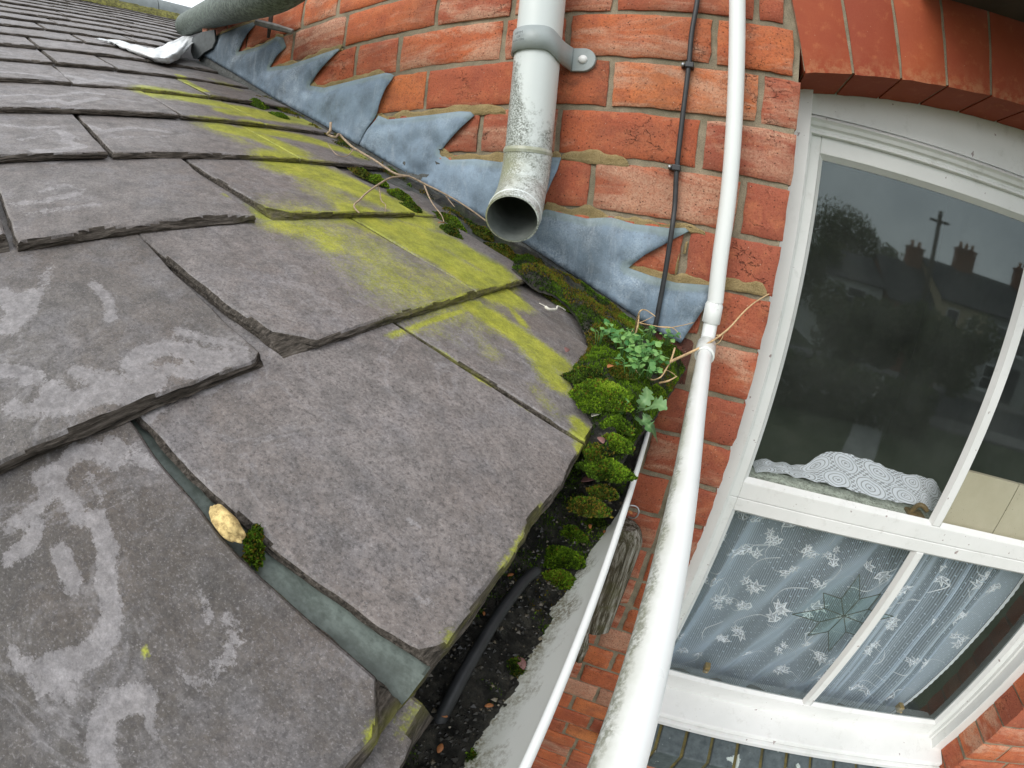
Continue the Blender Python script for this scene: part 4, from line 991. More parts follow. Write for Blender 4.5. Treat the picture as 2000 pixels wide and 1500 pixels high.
# ridge: clay tiles bedded on mortar with a mossy line
xrg = -3.12; zr = RZ0 - SL * xrg
rt = MB(); y = -1.3; k = 0
while y < .95:
    P = []
    for i in range(2):
        yy = y + .445 * i; row = []
        for j in range(13):
            a = math.pi * j / 12; row.append((xrg + .15*math.cos(a), yy, zr - .078 + .17*math.sin(a) + k % 2 * .004))
        P.append(row)
    rt.grid(P); y += .45; k += 1
rt.build('ridge_tile', mat_simple('grey_ridge_tile', (.17, .19, .185), .8, .25, 12, .4, .002), roofT)
mm = MB(); P = []
for i in range(120):
    y = -1.2 + 2.15 * i / 119; P.append([(xrg + .178 + nz(y*9, 1)*.008, y, zr - SL*.178 + .002), (xrg + .17, y, zr - SL*.17 + .022 + nz(y*30, 2)*.01), (xrg + .142, y, zr - .025 + nz(y*25, 4)*.01)])
mm.grid(P); mm.build('ridge_bedding', mat_simple('mossy_ridge_mortar', (.16, .15, .035), .95, .5, 18, .8, .004, dark=(.03, .025, .015)), roofT)

# bright lead flap tucked round the wall corner
fl = MB()
fp = [[(185,77),(232,80),(280,92),(300,98),(318,90),(345,78),(366,66)], [(205,80),(240,88),(290,103),(318,105),(335,98),(352,84),(371,68)], [(222,85),(250,95),(300,112),(325,114),(345,104),(358,90),(376,72)],
      [(240,94),(275,108),(310,120),(330,124),(348,116),(360,102),(380,82)]]
hh = [[.003,.004,.006,.008,.010,.012,.014],[.004,.007,.012,.014,.022,.028,.03],[.004,.007,.012,.018,.030,.036,.04],[.003,.003,.004,.006,.012,.024,.04]]
G0 = []
for r_i, row in enumerate(fp):
    G0.append([Vector(tuple(roof(p, h))) for p, h in zip(row, hh[r_i])])
P = []
for a in range(19):
    fa = a / 18 * 3; ia = min(2, int(fa)); ta = fa - ia; row = []
    for b in range(37):
        fb_ = b / 36 * 6; ib = min(5, int(fb_)); tb = fb_ - ib
        q = G0[ia][ib].lerp(G0[ia+1][ib], ta).lerp(G0[ia][ib+1].lerp(G0[ia+1][ib+1], ta), tb)
        q = q + Vector(tuple(NR)) * (.006 * nz(a*.5, b*.4, 3)); row.append(tuple(q))
    P.append(row)
fl.grid(P); flo = fl.build('lead_flap', mat_simple('bright_new_lead', (.62, .64, .64), .5, .12, 40, .3, .001, metal=.1), None)
so2 = flo.modifiers.new('thick', 'SOLIDIFY'); so2.thickness = .002
tag(flo, 'bright silvery crumpled lead flap lying on the slates at the far wall corner', 'lead flap')

# ================================================================== STEP FLASHING
from mathutils.geometry import delaunay_2d_cdt
B1 = [(706,284),(600,224),(540,192),(466,146),(402,109)]
sheets = [
 ('first', [(398,92),(418,74),(460,56),(496,44),(500,48),(485,74),(468,100),(468,102),(506,92),(534,78),(542,72),(554,74),(560,92),(545,112),(528,132),(566,128),(608,114),(660,96),(665,97),(640,128),(607,166),(608,168),(636,172),(680,161),(716,152),(754,143),(764,144),(771,148),(760,172),(742,216),(722,252)] + B1,
   'blue grey lead step flashing at the top of the slope beyond the slanting seam', .0065),
 ('second', [(741,226),(760,234),(800,230),(860,223),(900,218),(920,219),(928,226),(905,250),(880,276),(858,297),(880,313),(929,311),(978,317),(1030,313),(1069,308),(1097,308),(1090,335),(1080,357),(1062,396),(1040,425),(1015,462),(946,423),(880,388),(824,353),(760,316),(704,282)],
   'blue grey lead step flashing behind the downpipe shoe', .0045),
 ('third', [(1068,409),(1097,416),(1146,427),(1195,425),(1240,438),(1310,446),(1338,445),(1346,452),(1320,465),(1290,482),(1260,498),(1238,514),(1228,523),(1270,538),(1320,552),(1386,557),(1382,590),(1362,620),(1340,652),(1330,668),(1300,652),(1270,635),(1195,583),(1110,528),(1034,478),(1004,460),(1030,430)],
   'white bloomed lead step flashing at the foot of the slope beside the black cable', .0055)]
topseg = []
for L_ in LT: 
    q = [aty(p) for p in L_]; topseg.append([(a[0], a[2]) for a in q])
for nm, px, lab, off in sheets:
    pg = [aty(p) for p in px]; pg = [Vector((q[0], q[2])) for q in pg]
    # densify outline
    ol = []
    for a, b in zip(pg, pg[1:] + pg[:1]):
        n = max(1, int((b-a).length / .008))
        for k in range(n): ol.append(a.lerp(b, k/n))
    xs = [p.x for p in ol]; zs = [p.y for p in ol]; pts = list(ol); 
    def inside(x, z):
        c = False; n = len(ol); j = n-1
        for i in range(n):
            if ((ol[i].y > z) != (ol[j].y > z)) and (x < (ol[j].x-ol[i].x)*(z-ol[i].y)/(ol[j].y-ol[i].y)+ol[i].x): c = not c
            j = i
        return c
    x = min(xs)
    while x < max(xs):
        z = min(zs)
        while z < max(zs):
            if inside(x, z) and seg_dist(x, z, [(p_.x, p_.y) for p_ in ol[::4]] + [(ol[0].x, ol[0].y)]) > .0045: pts.append(Vector((x + nz(x*99,z*99)*.001, z)))
            z += .0075
        x += .0075
    ne = len(ol)
    vo, eo, fo_, *_ = delaunay_2d_cdt(pts, [(i, (i+1) % ne) for i in range(ne)], [list(range(ne))], 1, 1e-7)
    mb = MB(); vs = []; at = []
    edge = [(ol[i].x, ol[i].y) for i in range(ne)] + [(ol[0].x, ol[0].y)]
    for v in vo:
        x, z = v.x, v.y
        dt = min(seg_dist(x, z, t) for t in topseg); de = seg_dist(x, z, edge)
        bil = .5 + .5*nz(x*9, z*9, 4)
        y = -.0015 - off * sst(0, .03, dt) * 1.0 - .006 * bil * sst(0, .045, de) - .0012*nz(x*30, z*30, 7)
        y -= .0022 * math.exp(-((de - .004)/.004)**2) * sst(.02, .04, dt)      # lifted free edge
        if nm == 'second': 
            d0 = math.hypot(x + .490, z + .335); y -= .006 * math.exp(-(d0/.022)**2) - .004*math.exp(-((d0-.036)/.012)**2)
        vs.append((x, y, z))
        dk = .55 * sst(-.95, -1.15, x) + .25 * sst(.02, 0, dt) + .5 * max(0, nz(x*7+3, z*7, 8)) + (.35 if nm == 'third' and x < -.13 else 0)*sst(0, .02, dt)
        at.append((sst(.020, .0, dt) + .25*sst(.03, .0, de), min(1, dk), .9 * sst(-1.05, -.6, x) * (1 if nm != 'third' else .5), 1))
    mb.add(vs, [tuple(f) for f in fo_], 0, at)
    o = mb.build('lead_flashing', MAT['lead'], None, attr='paint'); tag(o, lab, 'lead flashing', 'stepped lead flashings along the brick wall')
    me = o.data
    import bmesh
    bm_ = bmesh.new(); bm_.from_mesh(me); bmesh.ops.recalc_face_normals(bm_, faces=bm_.faces)
    if sum(f.normal.y for f in bm_.faces) > 0: bmesh.ops.reverse_faces(bm_, faces=bm_.faces)
    bm_.to_mesh(me); bm_.free()
    m_ = o.modifiers.new('thick', 'SOLIDIFY'); m_.thickness = .0013; m_.offset = 1
# dark torn slate scrap tucked at the top of the flashing
ds = MB(); dp = [(372,100),(375,75),(395,62),(418,58),(420,80),(414,94),(398,103),(385,116),(377,114)]
q = [aty(p, -.020) for p in dp]; n = len(q)
ds.add([tuple(a) for a in q] + [tuple(a + np.array([0,.006,0])) for a in q], [tuple(range(n)), tuple(range(2*n-1, n-1, -1))] + [(k, k+n, (k+1) % n + n, (k+1) % n) for k in range(n)])
tag(ds.build('lead_scrap', mat_simple('dull_dark_lead', (.075, .085, .085), .7, .3, 60, .4), None, smooth=False, bevel=.001), 'dark torn scrap of lead tucked above the stepped flashing under the grey pipe', 'lead scrap')

# ================================================================== PIPES
def pv(pts, r, n=20, d=None, mb=None, cap=True):
    mb = mb or MB(); o = len(mb.v); mb.tube(pts, r, n, cap=cap)
    return mb
dp_ = thing('downpipe', (0,0,0), 'pale grey mould stained plastic downpipe with an open shoe on the brick wall', 'downpipe')
ctr = [aty(p, -.048) for p in ((1064,10),(1050,130),(1039,230),(1027,310))]
xd = sum(c[0] for c in ctr[1:]) / 3
RD = .0346
def dirty_tube(name, pts, rs, mat, parent, n=36, fn=None, inner=None, label=None):
    mb = MB(); mb.tube(pts, rs, n, cap=False)
    if inner: mb.tube([pts[-1], pts[-1] + (pts[-1]-pts[-2]).normalized()*.0005], [rs[-1] if isinstance(rs, list) else rs, inner], n, cap=False); pass
    mb.a = [fn(Vector(v)) if fn else (0, 0, 0, 1) for v in mb.v]
    o = mb.build(name, mat, parent, attr='paint', sharp=60)
    if label: o['label'] = label
    return o
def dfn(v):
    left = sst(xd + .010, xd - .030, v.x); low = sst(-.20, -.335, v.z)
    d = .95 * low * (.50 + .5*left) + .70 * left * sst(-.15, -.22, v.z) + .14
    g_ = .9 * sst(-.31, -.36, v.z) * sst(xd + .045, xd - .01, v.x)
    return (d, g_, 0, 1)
base = [Vector((xd + .0, -.048, z)) for z in (.6, .3, .1, 0, -.05, -.1, -.15, -.2, -.24, -.28, -.32, -.345)]
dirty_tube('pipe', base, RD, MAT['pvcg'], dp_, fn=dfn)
oc = dist0 = None
oring = aty((1000, 428), -.138)
bend = smooth_path([Vector((xd, -.048, -.330)), Vector((xd, -.050, -.365)), Vector((xd + .002, -.064, -.398)), Vector(tuple(oring)) + Vector((-.008, .032, .018)), Vector(tuple(oring))], 8)
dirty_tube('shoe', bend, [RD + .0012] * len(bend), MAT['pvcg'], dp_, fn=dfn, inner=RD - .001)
ax = (bend[-1] - bend[-2]).normalized()
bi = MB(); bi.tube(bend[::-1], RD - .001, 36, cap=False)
bim = M('shaded_pipe_bore', rough=.5); bim.col(bim.ramp(bim.noise(30, 5, .6), [(.3, (.10, .115, .105)), (.7, (.22, .24, .225))]))  # dark green-grey tone puts the shade inside the pipe into its colour
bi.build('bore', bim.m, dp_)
bi = MB(); bi.tube([bend[0] + Vector((0,0,.02)), bend[0] + Vector((0,0,.019))], RD - .0012, 24); bi.build('throat_shade', MAT['dark'], dp_)  # black disc added to stand for the shade further up the pipe
mb = MB(); mb.tube([bend[-1] - ax*.019, bend[-1] - ax*.0175], [RD + .0012, RD + .0022], 36, cap=False); mb.tube([bend[-1] - ax*.0175, bend[-1] - ax*.0160], [RD + .0022, RD + .0012], 36, cap=False)
mb.a = [(0,0,0,1)] * len(mb.v); mb.build('shoe_rib', MAT['pvcg'], dp_, attr='paint')
mb = MB(); mb.tube([Vector((xd,-.049,-.330)), Vector((xd,-.049,-.3345))], [RD+.0008, RD+.0022], 36, cap=False); mb.tube([Vector((xd,-.049,-.3345)), Vector((xd,-.049,-.339))], [RD+.0022, RD+.0012], 36, cap=False)
mb.a = [(.5,.9,0,1)] * len(mb.v); mb.build('socket_rim', MAT['pvcg'], dp_, attr='paint')
# bracket
bk = thing('pipe_bracket', (0,0,0), 'grey plastic bracket clipping the downpipe to the brick wall', 'bracket')
mb = MB(); P = []; zt, zb2 = float(aty((1062,46), -.088)[2]), float(aty((1050,92), -.088)[2]); Rb = RD + .0045
lug = aty((1139, 117), -.004)
for i in range(49):
    a = math.pi * (1.02) - math.pi * 1.0 * i / 48            # from left over the front to right
    x = xd + Rb*math.cos(a); y = -.048 - Rb*math.sin(a); s = sst(.72, 1.0, i/48) * .55
    P.append([(x + .0, y, zt - .000 - .022*s), (x, y - .0, (zt+zb2)/2 - .02*s), (x, y, zb2 - .020*s)])
for k in range(1, 9):
    f_ = k / 8; x = xd + Rb + (lug[0] - .016 - xd - Rb) * f_; y = -.046 + (.040) * f_ ** .8
    za, zc_ = zt - .0121, zb2 - .011; zl0, zl1 = lug[2] + .020, lug[2] - .020
    P.append([(x, y, za + (zl0-za)*f_), (x, y, (za+zc_)/2 + (lug[2]-(za+zc_)/2)*f_), (x, y, zc_ + (zl1-zc_)*f_)])
mb.grid([r[::-1] for r in P]); 
ob = mb.build('bracket_band', MAT['pvcb'], bk, sharp=50); s_ = ob.modifiers.new('t', 'SOLIDIFY'); s_.thickness = .0032; s_.offset = 1
mb = MB(); ring = []
for k in range(17):
    a = math.pi/2 - math.pi * k / 16; ring.append((lug[0] + .020*math.cos(a), lug[2] + .020*math.sin(a)))
ring = [(lug[0] - .020, lug[2] + .020)] + ring + [(lug[0] - .020, lug[2] - .020)]
n = len(ring); mb.add([(x, -.006, z) for x, z in ring] + [(x, .002, z) for x, z in ring], [tuple(range(n))[::-1], tuple(range(n, 2*n))] + [(k, (k+1) % n, (k+1) % n + n, k+n) for k in range(n)])
mb.build('bracket_lug', MAT['pvcb'], bk, smooth=False, bevel=.0012)
mb = MB(); P = []
for i in range(7):
    a = math.pi/2 * i / 6; P.append([(lug[0] + .0075*math.cos(a)*math.cos(t*math.pi/10), -.0062 - .0055*math.sin(a), lug[2] + .0075*math.cos(a)*math.sin(t*math.pi/10)) for t in range(20)])
mb.grid(P, close_v=True); mb.build('screw_cap', mat_simple('white_plastic_cap', (.75,.76,.74), .35, .05, 50), bk)
def wrap_text(body, size, z, ang0):
    cu_ = bpy.data.curves.new('marking', 'FONT'); cu_.body = body; cu_.size = size; cu_.extrude = .0; cu_.align_x = 'CENTER'
    to = bpy.data.objects.new('tmp', cu_); COL.objects.link(to); dg = bpy.context.evaluated_depsgraph_get()
    me = bpy.data.meshes.new_from_object(to.evaluated_get(dg)); bpy.data.objects.remove(to)
    R_ = Rb + .0036
    for v in me.vertices:
        a = ang0 - v.co.x / R_; v.co = Vector((xd + R_*math.cos(a), -.048 - R_*math.sin(a), z + v.co.y))
    me.materials.clear(); me.materials.append(MAT['black']); o = bpy.data.objects.new('moulded_marking', me); COL.objects.link(o); o.parent = bk
zc0 = (zt + zb2)/2
wrap_text('68MM', .0060, zc0 + .005, math.pi*.62); wrap_text('12A', .0048, zc0 - .001, math.pi*.62); wrap_text('BS EN 12200', .0042, zc0 - .0065, math.pi*.62)

# overflow pipe
op = thing('overflow_pipe', (0,0,0), 'thin white plastic overflow pipe running down the bricks then out over the gutter', 'pipe')
ro = .0100; yo = -.030
c_top = [aty(p, yo) for p in ((1440,0),(1426,350),(1407,500))]
def ofn(v):
    under = sst(.012, .004, v.x - .012) 
    d = (.62 * sst(-.10, -.5, -v.y*-1 + 0) if False else 0)
    near = sst(-.05, -.2, v.y); d = .10 + near * .66 * sst(.0225, .012, v.x) + .25 * math.exp(-((v.z + .54)/.02)**2)
    return (d, .55 * near * sst(.027, .014, v.x), 0, 1)
vt = [Vector((c_top[0][0] + (c_top[0][0]-c_top[1][0])*2.2, yo, .55))] + [Vector((c[0], yo, c[2])) for c in c_top] + [Vector(tuple(aty((1397, 590), yo)))]
dirty_tube('upright_pipe', smooth_path(vt, 6), .0117, MAT['pvcw'], op, 24, ofn)
k1 = Vector(tuple(aty((1395,596), yo))); k2 = Vector(tuple(aty((1388,632), yo - .004)))
dirty_tube('coupling', [k1 + Vector((0,0,.006)), k1, k2 + Vector((0,0,.001)), k2], [ro + .0004, ro+.0032, ro + .0032, ro+.0004], MAT['pvcw'], op, 24, lambda v: (.45 if v.z > k1.z - .012 else .05, .15, 0, 1))
e1 = Vector(tuple(aty((1381,668), -.050))); e2 = Vector(tuple(aty((1376,695), -.098)))
RUNX = [(e2.y, e2.x, e2.z), (-.27, .0240, -.5865), (-.39, .0232, -.5915), (-.51, .0225, -.5930), (-.60, .0222, -.5925), (-.72, .022, -.593), (-1.2, .020, -.597)]
mid = [k2, Vector((k2.x, k2.y - .004, k2.z - .012)), e1, e2]
dirty_tube('elbow', smooth_path(mid, 8), ro + .0004, MAT['pvcw'], op, 24, lambda v: (.1, .05, 0, 1))
dirty_tube('elbow_socket', [e1 + (e2-e1)*.15, e1 + (e2-e1)*.25, e2, e2 + (e2-e1)*.02], [ro + .0006, ro + .0036, ro + .0036, ro+.0006], MAT['pvcw'], op, 24, lambda v: (.4, .3, 0, 1))
run = [Vector((x, y, z)) for y, x, z in RUNX]
dirty_tube('outlet_pipe', smooth_path([e2 - (run[1]-e2)*.1] + run, 14), ro, MAT['pvcw'], op, 28, ofn)

# black cable and clips
cbp = [(1366,-60),(1362,0),(1351,65),(1345,130),(1333,230),(1322,328),(1318,400),(1312,450),(1298,540),(1287,600),(1281,632),(1272,665)]
mb = MB(); pp = [Vector(tuple(aty(p, -.0085 if p[1] < 440 else -.016))) for p in cbp]; mb.tube(smooth_path(pp, 6), .0038, 12)
co_ = mb.build('cable', MAT['black'], None); tag(co_, 'thin black cable clipped down the bricks between the two pipes', 'cable')
for nm, p in (('upper', (1347,128)), ('lower', (1321,328))):
    c = aty(p, -.0085); e = thing('cable_clip', (0,0,0), 'small black clip and nail, %s of the two on the cable' % nm, 'cable clip', 'clips holding the black cable')
    mb = MB(); mb.box((c[0]-.0065, -.0145, c[2]-.0045), (c[0]+.0062, .001, c[2]+.0045)); mb.box((c[0]-.0125, -.009, c[2]-.003), (c[0]-.0065, .001, c[2]+.003)); mb.build('clip', MAT['black'], e, smooth=False, bevel=.0015)
    mb = MB(); mb.tube([(c[0]-.0098, -.012, c[2]), (c[0]-.0098, .004, c[2])], .0027, 10); mb.build('nail', MAT['steel'], e)

# big grey pipe crossing the top left
def dist(a, b, r):
    d0, d1 = ray(a), ray(b); al = math.acos(d0 @ d1) / 2; m = d0 + d1; m /= np.linalg.norm(m); return Vector(tuple(CAM + m * r / math.sin(al)))
rg = .046
ga = [dist((352,28),(380,66),rg), dist((400,0),(425,53),rg), dist((450,-28),(500,33),rg), dist((520,-60),(600,6),rg)]
d_ = ga[3] - ga[1]
gp = thing('soil_pipe', (0,0,0), 'thick green grey weathered pipe slanting across the top left corner', 'pipe')
ga_ = smooth_path([ga[0], ga[1], ga[2], dist((522,-66),(585,8),rg), dist((600,-150),(690,-80),rg)], 8)
mb = MB(); mb.tube(ga_, rg, 40, cap=False); mb.tube([ga[0] - d_.normalized()*.001, ga[0] - d_.normalized()*.0], [rg*.86, rg], 40, cap=False)
mb.tube(ga_, rg*.86, 40, cap=False)
gpm = M('mottled_green_grey', rough=.7); c_ = gpm.ramp(gpm.noise(30, 6, .7), [(.3, (.10, .13, .11)), (.7, (.20, .24, .21))]); c_ = gpm.mix(gpm.ramp(gpm.noise(140, 5, .75), [(.44, .8), (.54, 0)]), c_, (.035, .05, .035)); gpm.col(c_); gpm.bump(gpm.noise(150, 5, .7), .5, .002)
mb.build('pipe_barrel', gpm.m, gp)

# iron wall hook and nail
hk = thing('iron_hook', (0,0,0), 'rusty iron bar and wall nail driven into the bricks above the lead', 'iron bar')
mb = MB(); A = Vector(tuple(aty((500,43), -.05))); B_ = Vector(tuple(aty((572,62), -.004))); mb.tube([A, A.lerp(B_, .5), B_], [.0075, .0085, .006], 6); mb.build('bar', mat_simple('grey_rusted_bar', (.20, .20, .18), .7, .4, 60, .5), hk, smooth=False)
mb = MB(); mb.tube([aty((534,-8), -.035), aty((528,45), -.03), aty((524,73), -.012)], [.006, .0055, .004], 6); mb.build('nail', MAT['rust'], hk, smooth=False)

# ================================================================== GUTTER
gut = thing('gutter', (0,0,0), 'white plastic half round gutter full of black silt under the eaves slates', 'gutter')
GXC, GZC, GR = -.0705, -.627, .0570
def lipx(y): return -.0205 + .0095 * (-.2 - y) / .4
def gx(y): return lipx(y) - GR
mb = MB(); P = []; at = []
ys = [-1.3 + 1.291 * i / 90 for i in range(91)]
for y in ys:
    row = []
    for j in range(33):
        a = math.pi + math.pi * j / 32; row.append((gx(y) + GR*math.cos(a), y, GZC + GR*math.sin(a)))
    P.append(row)
mb.grid(P)
P = []
for y in ys:
    row = []
    for j in range(33):
        a = 2*math.pi - math.pi * j / 32; row.append((gx(y) + (GR+.0022)*math.cos(a), y, GZC + (GR+.0022)*math.sin(a)))
    P.append(row)
mb.grid(P)
mb.a = [(.22 + .42 * sst(GZC - .012, GZC - .050, v[2]) + .45 * sst(-.35, -.1, v[1]), .55*sst(GZC-.03, GZC-.052, v[2]), 0, 1) for v in mb.v]
mb.build('channel', MAT['gutter'], gut, attr='paint')
mb = MB(); mb.tube([(lipx(y) + .0018, y, GZC + .0012) for y in ys], .0024, 12); mb.a = [(.22 + .2*sst(-.45, -.2, v[1]), 0, 0, 1) for v in mb.v]
mb.build('front_lip', MAT['pvcw'], gut, attr='paint')
mb = MB(); mb.tube([(gx(y) - GR - .001, y, GZC + .001) for y in ys], .0028, 8); mb.a = [(.5, .4, 0, 1)] * len(mb.v); mb.build('back_lip', MAT['pvcw'], gut, attr='paint')
# silt
def silt_z(x, y):
    prof = [(-1.3,-.672),(-.64,-.670),(-.58,-.667),(-.50,-.661),(-.45,-.656),(-.42,-.650),(-.39,-.639),(-.36,-.628),(-.33,-.622),(-.26,-.613),(-.18,-.604),(-.10,-.597),(0,-.592)]
    for (a, za), (b, zb) in zip(prof[:-1], prof[1:]):
        if a <= y <= b: z = za + (zb-za)*(y-a)/(b-a); break
    else: z = -.6
    dx = x - gx(y)
    return z - (.48 - .38*sst(-.42, -.36, y)) * (dx - .010)
MP = [(1036,548),(1075,566),(1108,585),(1142,640),(1150,668),(1122,705),(1112,725),(1128,760),(1150,800),(1160,822),(1150,850),(1158,880),(1180,905),(1222,886),(1248,846),(1285,800),(1312,760),(1345,700),(1352,660),(1318,640),(1262,622),(1215,596),(1180,574),(1130,550),(1075,520),(1045,505),(1010,490),(1000,515)]
MPW = []
for p in MP:
    q = roof(p, .006)
    if q[1] > -.004: q = np.array([q[0], -.004, q[2]])
    MPW.append((q[0], q[1]))
def inpoly(x, y, pg):
    c = False; n = len(pg); j = n-1
    for i in range(n):
        if ((pg[i][1] > y) != (pg[j][1] > y)) and (x < (pg[j][0]-pg[i][0])*(y-pg[i][1])/(pg[j][1]-pg[i][1])+pg[i][0]): c = not c
        j = i
    return c
def mound_d(x, y): 
    d = seg_dist(x, y, MPW + MPW[:1]); return d if inpoly(x, y, MPW) else -d
def ground_top(x, y):
    d = mound_d(x, y)
    if d <= 0: return silt_z(x, y)
    return RZ0 - SL*x + .0008 + .013 * sst(0, .022, d) + .004 * fbm(x*24, y*24, 3)
def silt_full(x, y):
    z = silt_z(x, y)
    z += .0050*fbm(x*30, y*30, 1) + .0042*fbm(x*80, y*80, 2) + .0018*nz(x*210, y*210, 3)
    return z
mb = MB(); P = []; at = []
ny, nx_ = 520, 64
for i in range(ny + 1):
    y = -1.0 + .996 * i / ny; row = []
    xr_ = lipx(y) - .0015 + .0; xl = gx(y) - GR + .004
    ext = .012 * sst(-.22, -.10, y)
    for j in range(nx_ + 1):
        x = xl + (xr_ + ext - xl) * j / nx_; z = silt_full(x, y)
        row.append((x, y, z)); at.append((.25 + .3*nz(x*20, y*20, 8) + .25*sst(-.5, -.3, y), 0, 0, 1))
    P.append(row)
mb.grid([r for r in P], 0, at)
so3 = mb.build('gutter_silt', MAT['soil'], None, attr='paint'); tag(so3, 'black wet silt and rotted leaf filling the gutter', 'silt', kind='stuff')
# crumbs and grit on the silt
mb = MB(); r_ = random.Random(3)
for _ in range(9000):
    y = -.95 + .60 * r_.random(); x = gx(y) + r_.uniform(-.05, .055)
    if x > lipx(y) - .003: continue
    z = silt_full(x, y); s = .0004 + .0017 * r_.random() ** 3; c = Vector((x, y, z + s*.35)); ax_ = [s*(.6 + .8*r_.random()) for _ in range(3)]; rr_ = r_.random()*6.28; cx_, sx_ = math.cos(rr_), math.sin(rr_)
    vs = [c + Vector((ax_[0]*cx_, ax_[0]*sx_, 0)), c + Vector((-ax_[1]*sx_, ax_[1]*cx_, .2*s)), c - Vector((ax_[1]*cx_, ax_[1]*sx_, 0)), c + Vector((ax_[2]*sx_, -ax_[2]*cx_, -.1*s)), c + Vector((0, 0, ax_[0]*.7)), c - Vector((0, 0, ax_[1]*.6))]
    mb.add(vs, [(0,1,4),(1,2,4),(2,3,4),(3,0,4),(1,0,5),(2,1,5),(3,2,5),(0,3,5)], 0, (r_.random() ** 1.4, 0, 0, 1))
crm = M('silt_grit', rough=.45, spec=.6); at_c = crm.attr('paint'); crm.col(crm.ramp(at_c[0], [(0, (.008, .008, .007)), (.6, (.03, .028, .022)), (.85, (.09, .075, .05)), (.97, (.22, .19, .13)), (1, (.45, .42, .35))])); MAT['crumb'] = crm.m
so4 = mb.build('silt_crumbs', MAT['crumb'], None, attr='paint', smooth=False); tag(so4, 'loose dark crumbs scattered over the gutter silt', 'crumbs', kind='stuff')
mb = MB(); P = []; at = []
from mathutils.geometry import delaunay_2d_cdt as _cdt
pts = []; ol = []
for a, b in zip(MPW, MPW[1:] + MPW[:1]):
    n = max(1, int(math.hypot(b[0]-a[0], b[1]-a[1]) / .003))
    for k in range(n): ol.append(Vector((a[0]+(b[0]-a[0])*k/n + nz(a[0]*300+k, k)*.0015, a[1]+(b[1]-a[1])*k/n + nz(k*1.3, a[1]*300)*.0015)))
pts = list(ol); xs = [p.x for p in ol]; ys_ = [p.y for p in ol]; x = min(xs)
while x < max(xs):
    y = min(ys_)
    while y < max(ys_):
        if mound_d(x, y) > .0015: pts.append(Vector((x, y)))
        y += .0022
    x += .0022
vo, eo, fo_, *_ = _cdt(pts, [(i, (i+1) % len(ol)) for i in range(len(ol))], [list(range(len(ol)))], 1, 1e-7)
vs = []
for v in vo:
    d = max(0, mound_d(v.x, v.y)); z = RZ0 - SL*v.x - .0022 + .003*sst(0,.003,d) + .013*sst(0,.022,d) + .004*fbm(v.x*24, v.y*24, 3) + (.0022*fbm(v.x*110, v.y*110, 2) + .001*nz(v.x*300, v.y*300, 3))*sst(0,.004,d)
    vs.append((v.x, v.y, z)); at.append((.38 + .6*nz(v.x*22, v.y*22, 8), 0, 0, 1))
mb.add(vs, [tuple(f) for f in fo_], 0, at)
o = mb.build('valley_silt', MAT['soil'], None, attr='paint'); tag(o, 'mound of dark mossy soil in the corner of gutter and wall', 'soil', kind='stuff')
# valley dirt strip along the wall, between slates and lead
mb = MB(); P = []; at = []
for i in range(300):
    x = -.60 + .555 * i / 299; row = []
    wd = .045 + .012*nz(x*12, 2) + .055*sst(-.30, -.08, x)
    for j in range(15):
        y = -.006 - wd * j / 14 - .0; pf = math.sin(math.pi * (j/14) ** .7)
        h = -.014 + (.016 + .008*nz(x*30, y*30, 5) + .004*nz(x*90, y*90, 6)) * pf * sst(-.62, -.45, x)
        p = rp(x, y, h); row.append(tuple(p)); at.append((.55 + .4*nz(x*14, y*20, 2), 0, 0, 1))
    P.append(row)
mb.grid(P, 0, at)
so5 = mb.build('valley_dirt', MAT['soil'], None, attr='paint'); tag(so5, 'mossy dirt lying in the angle between the slates and the lead flashing', 'dirt', kind='stuff')

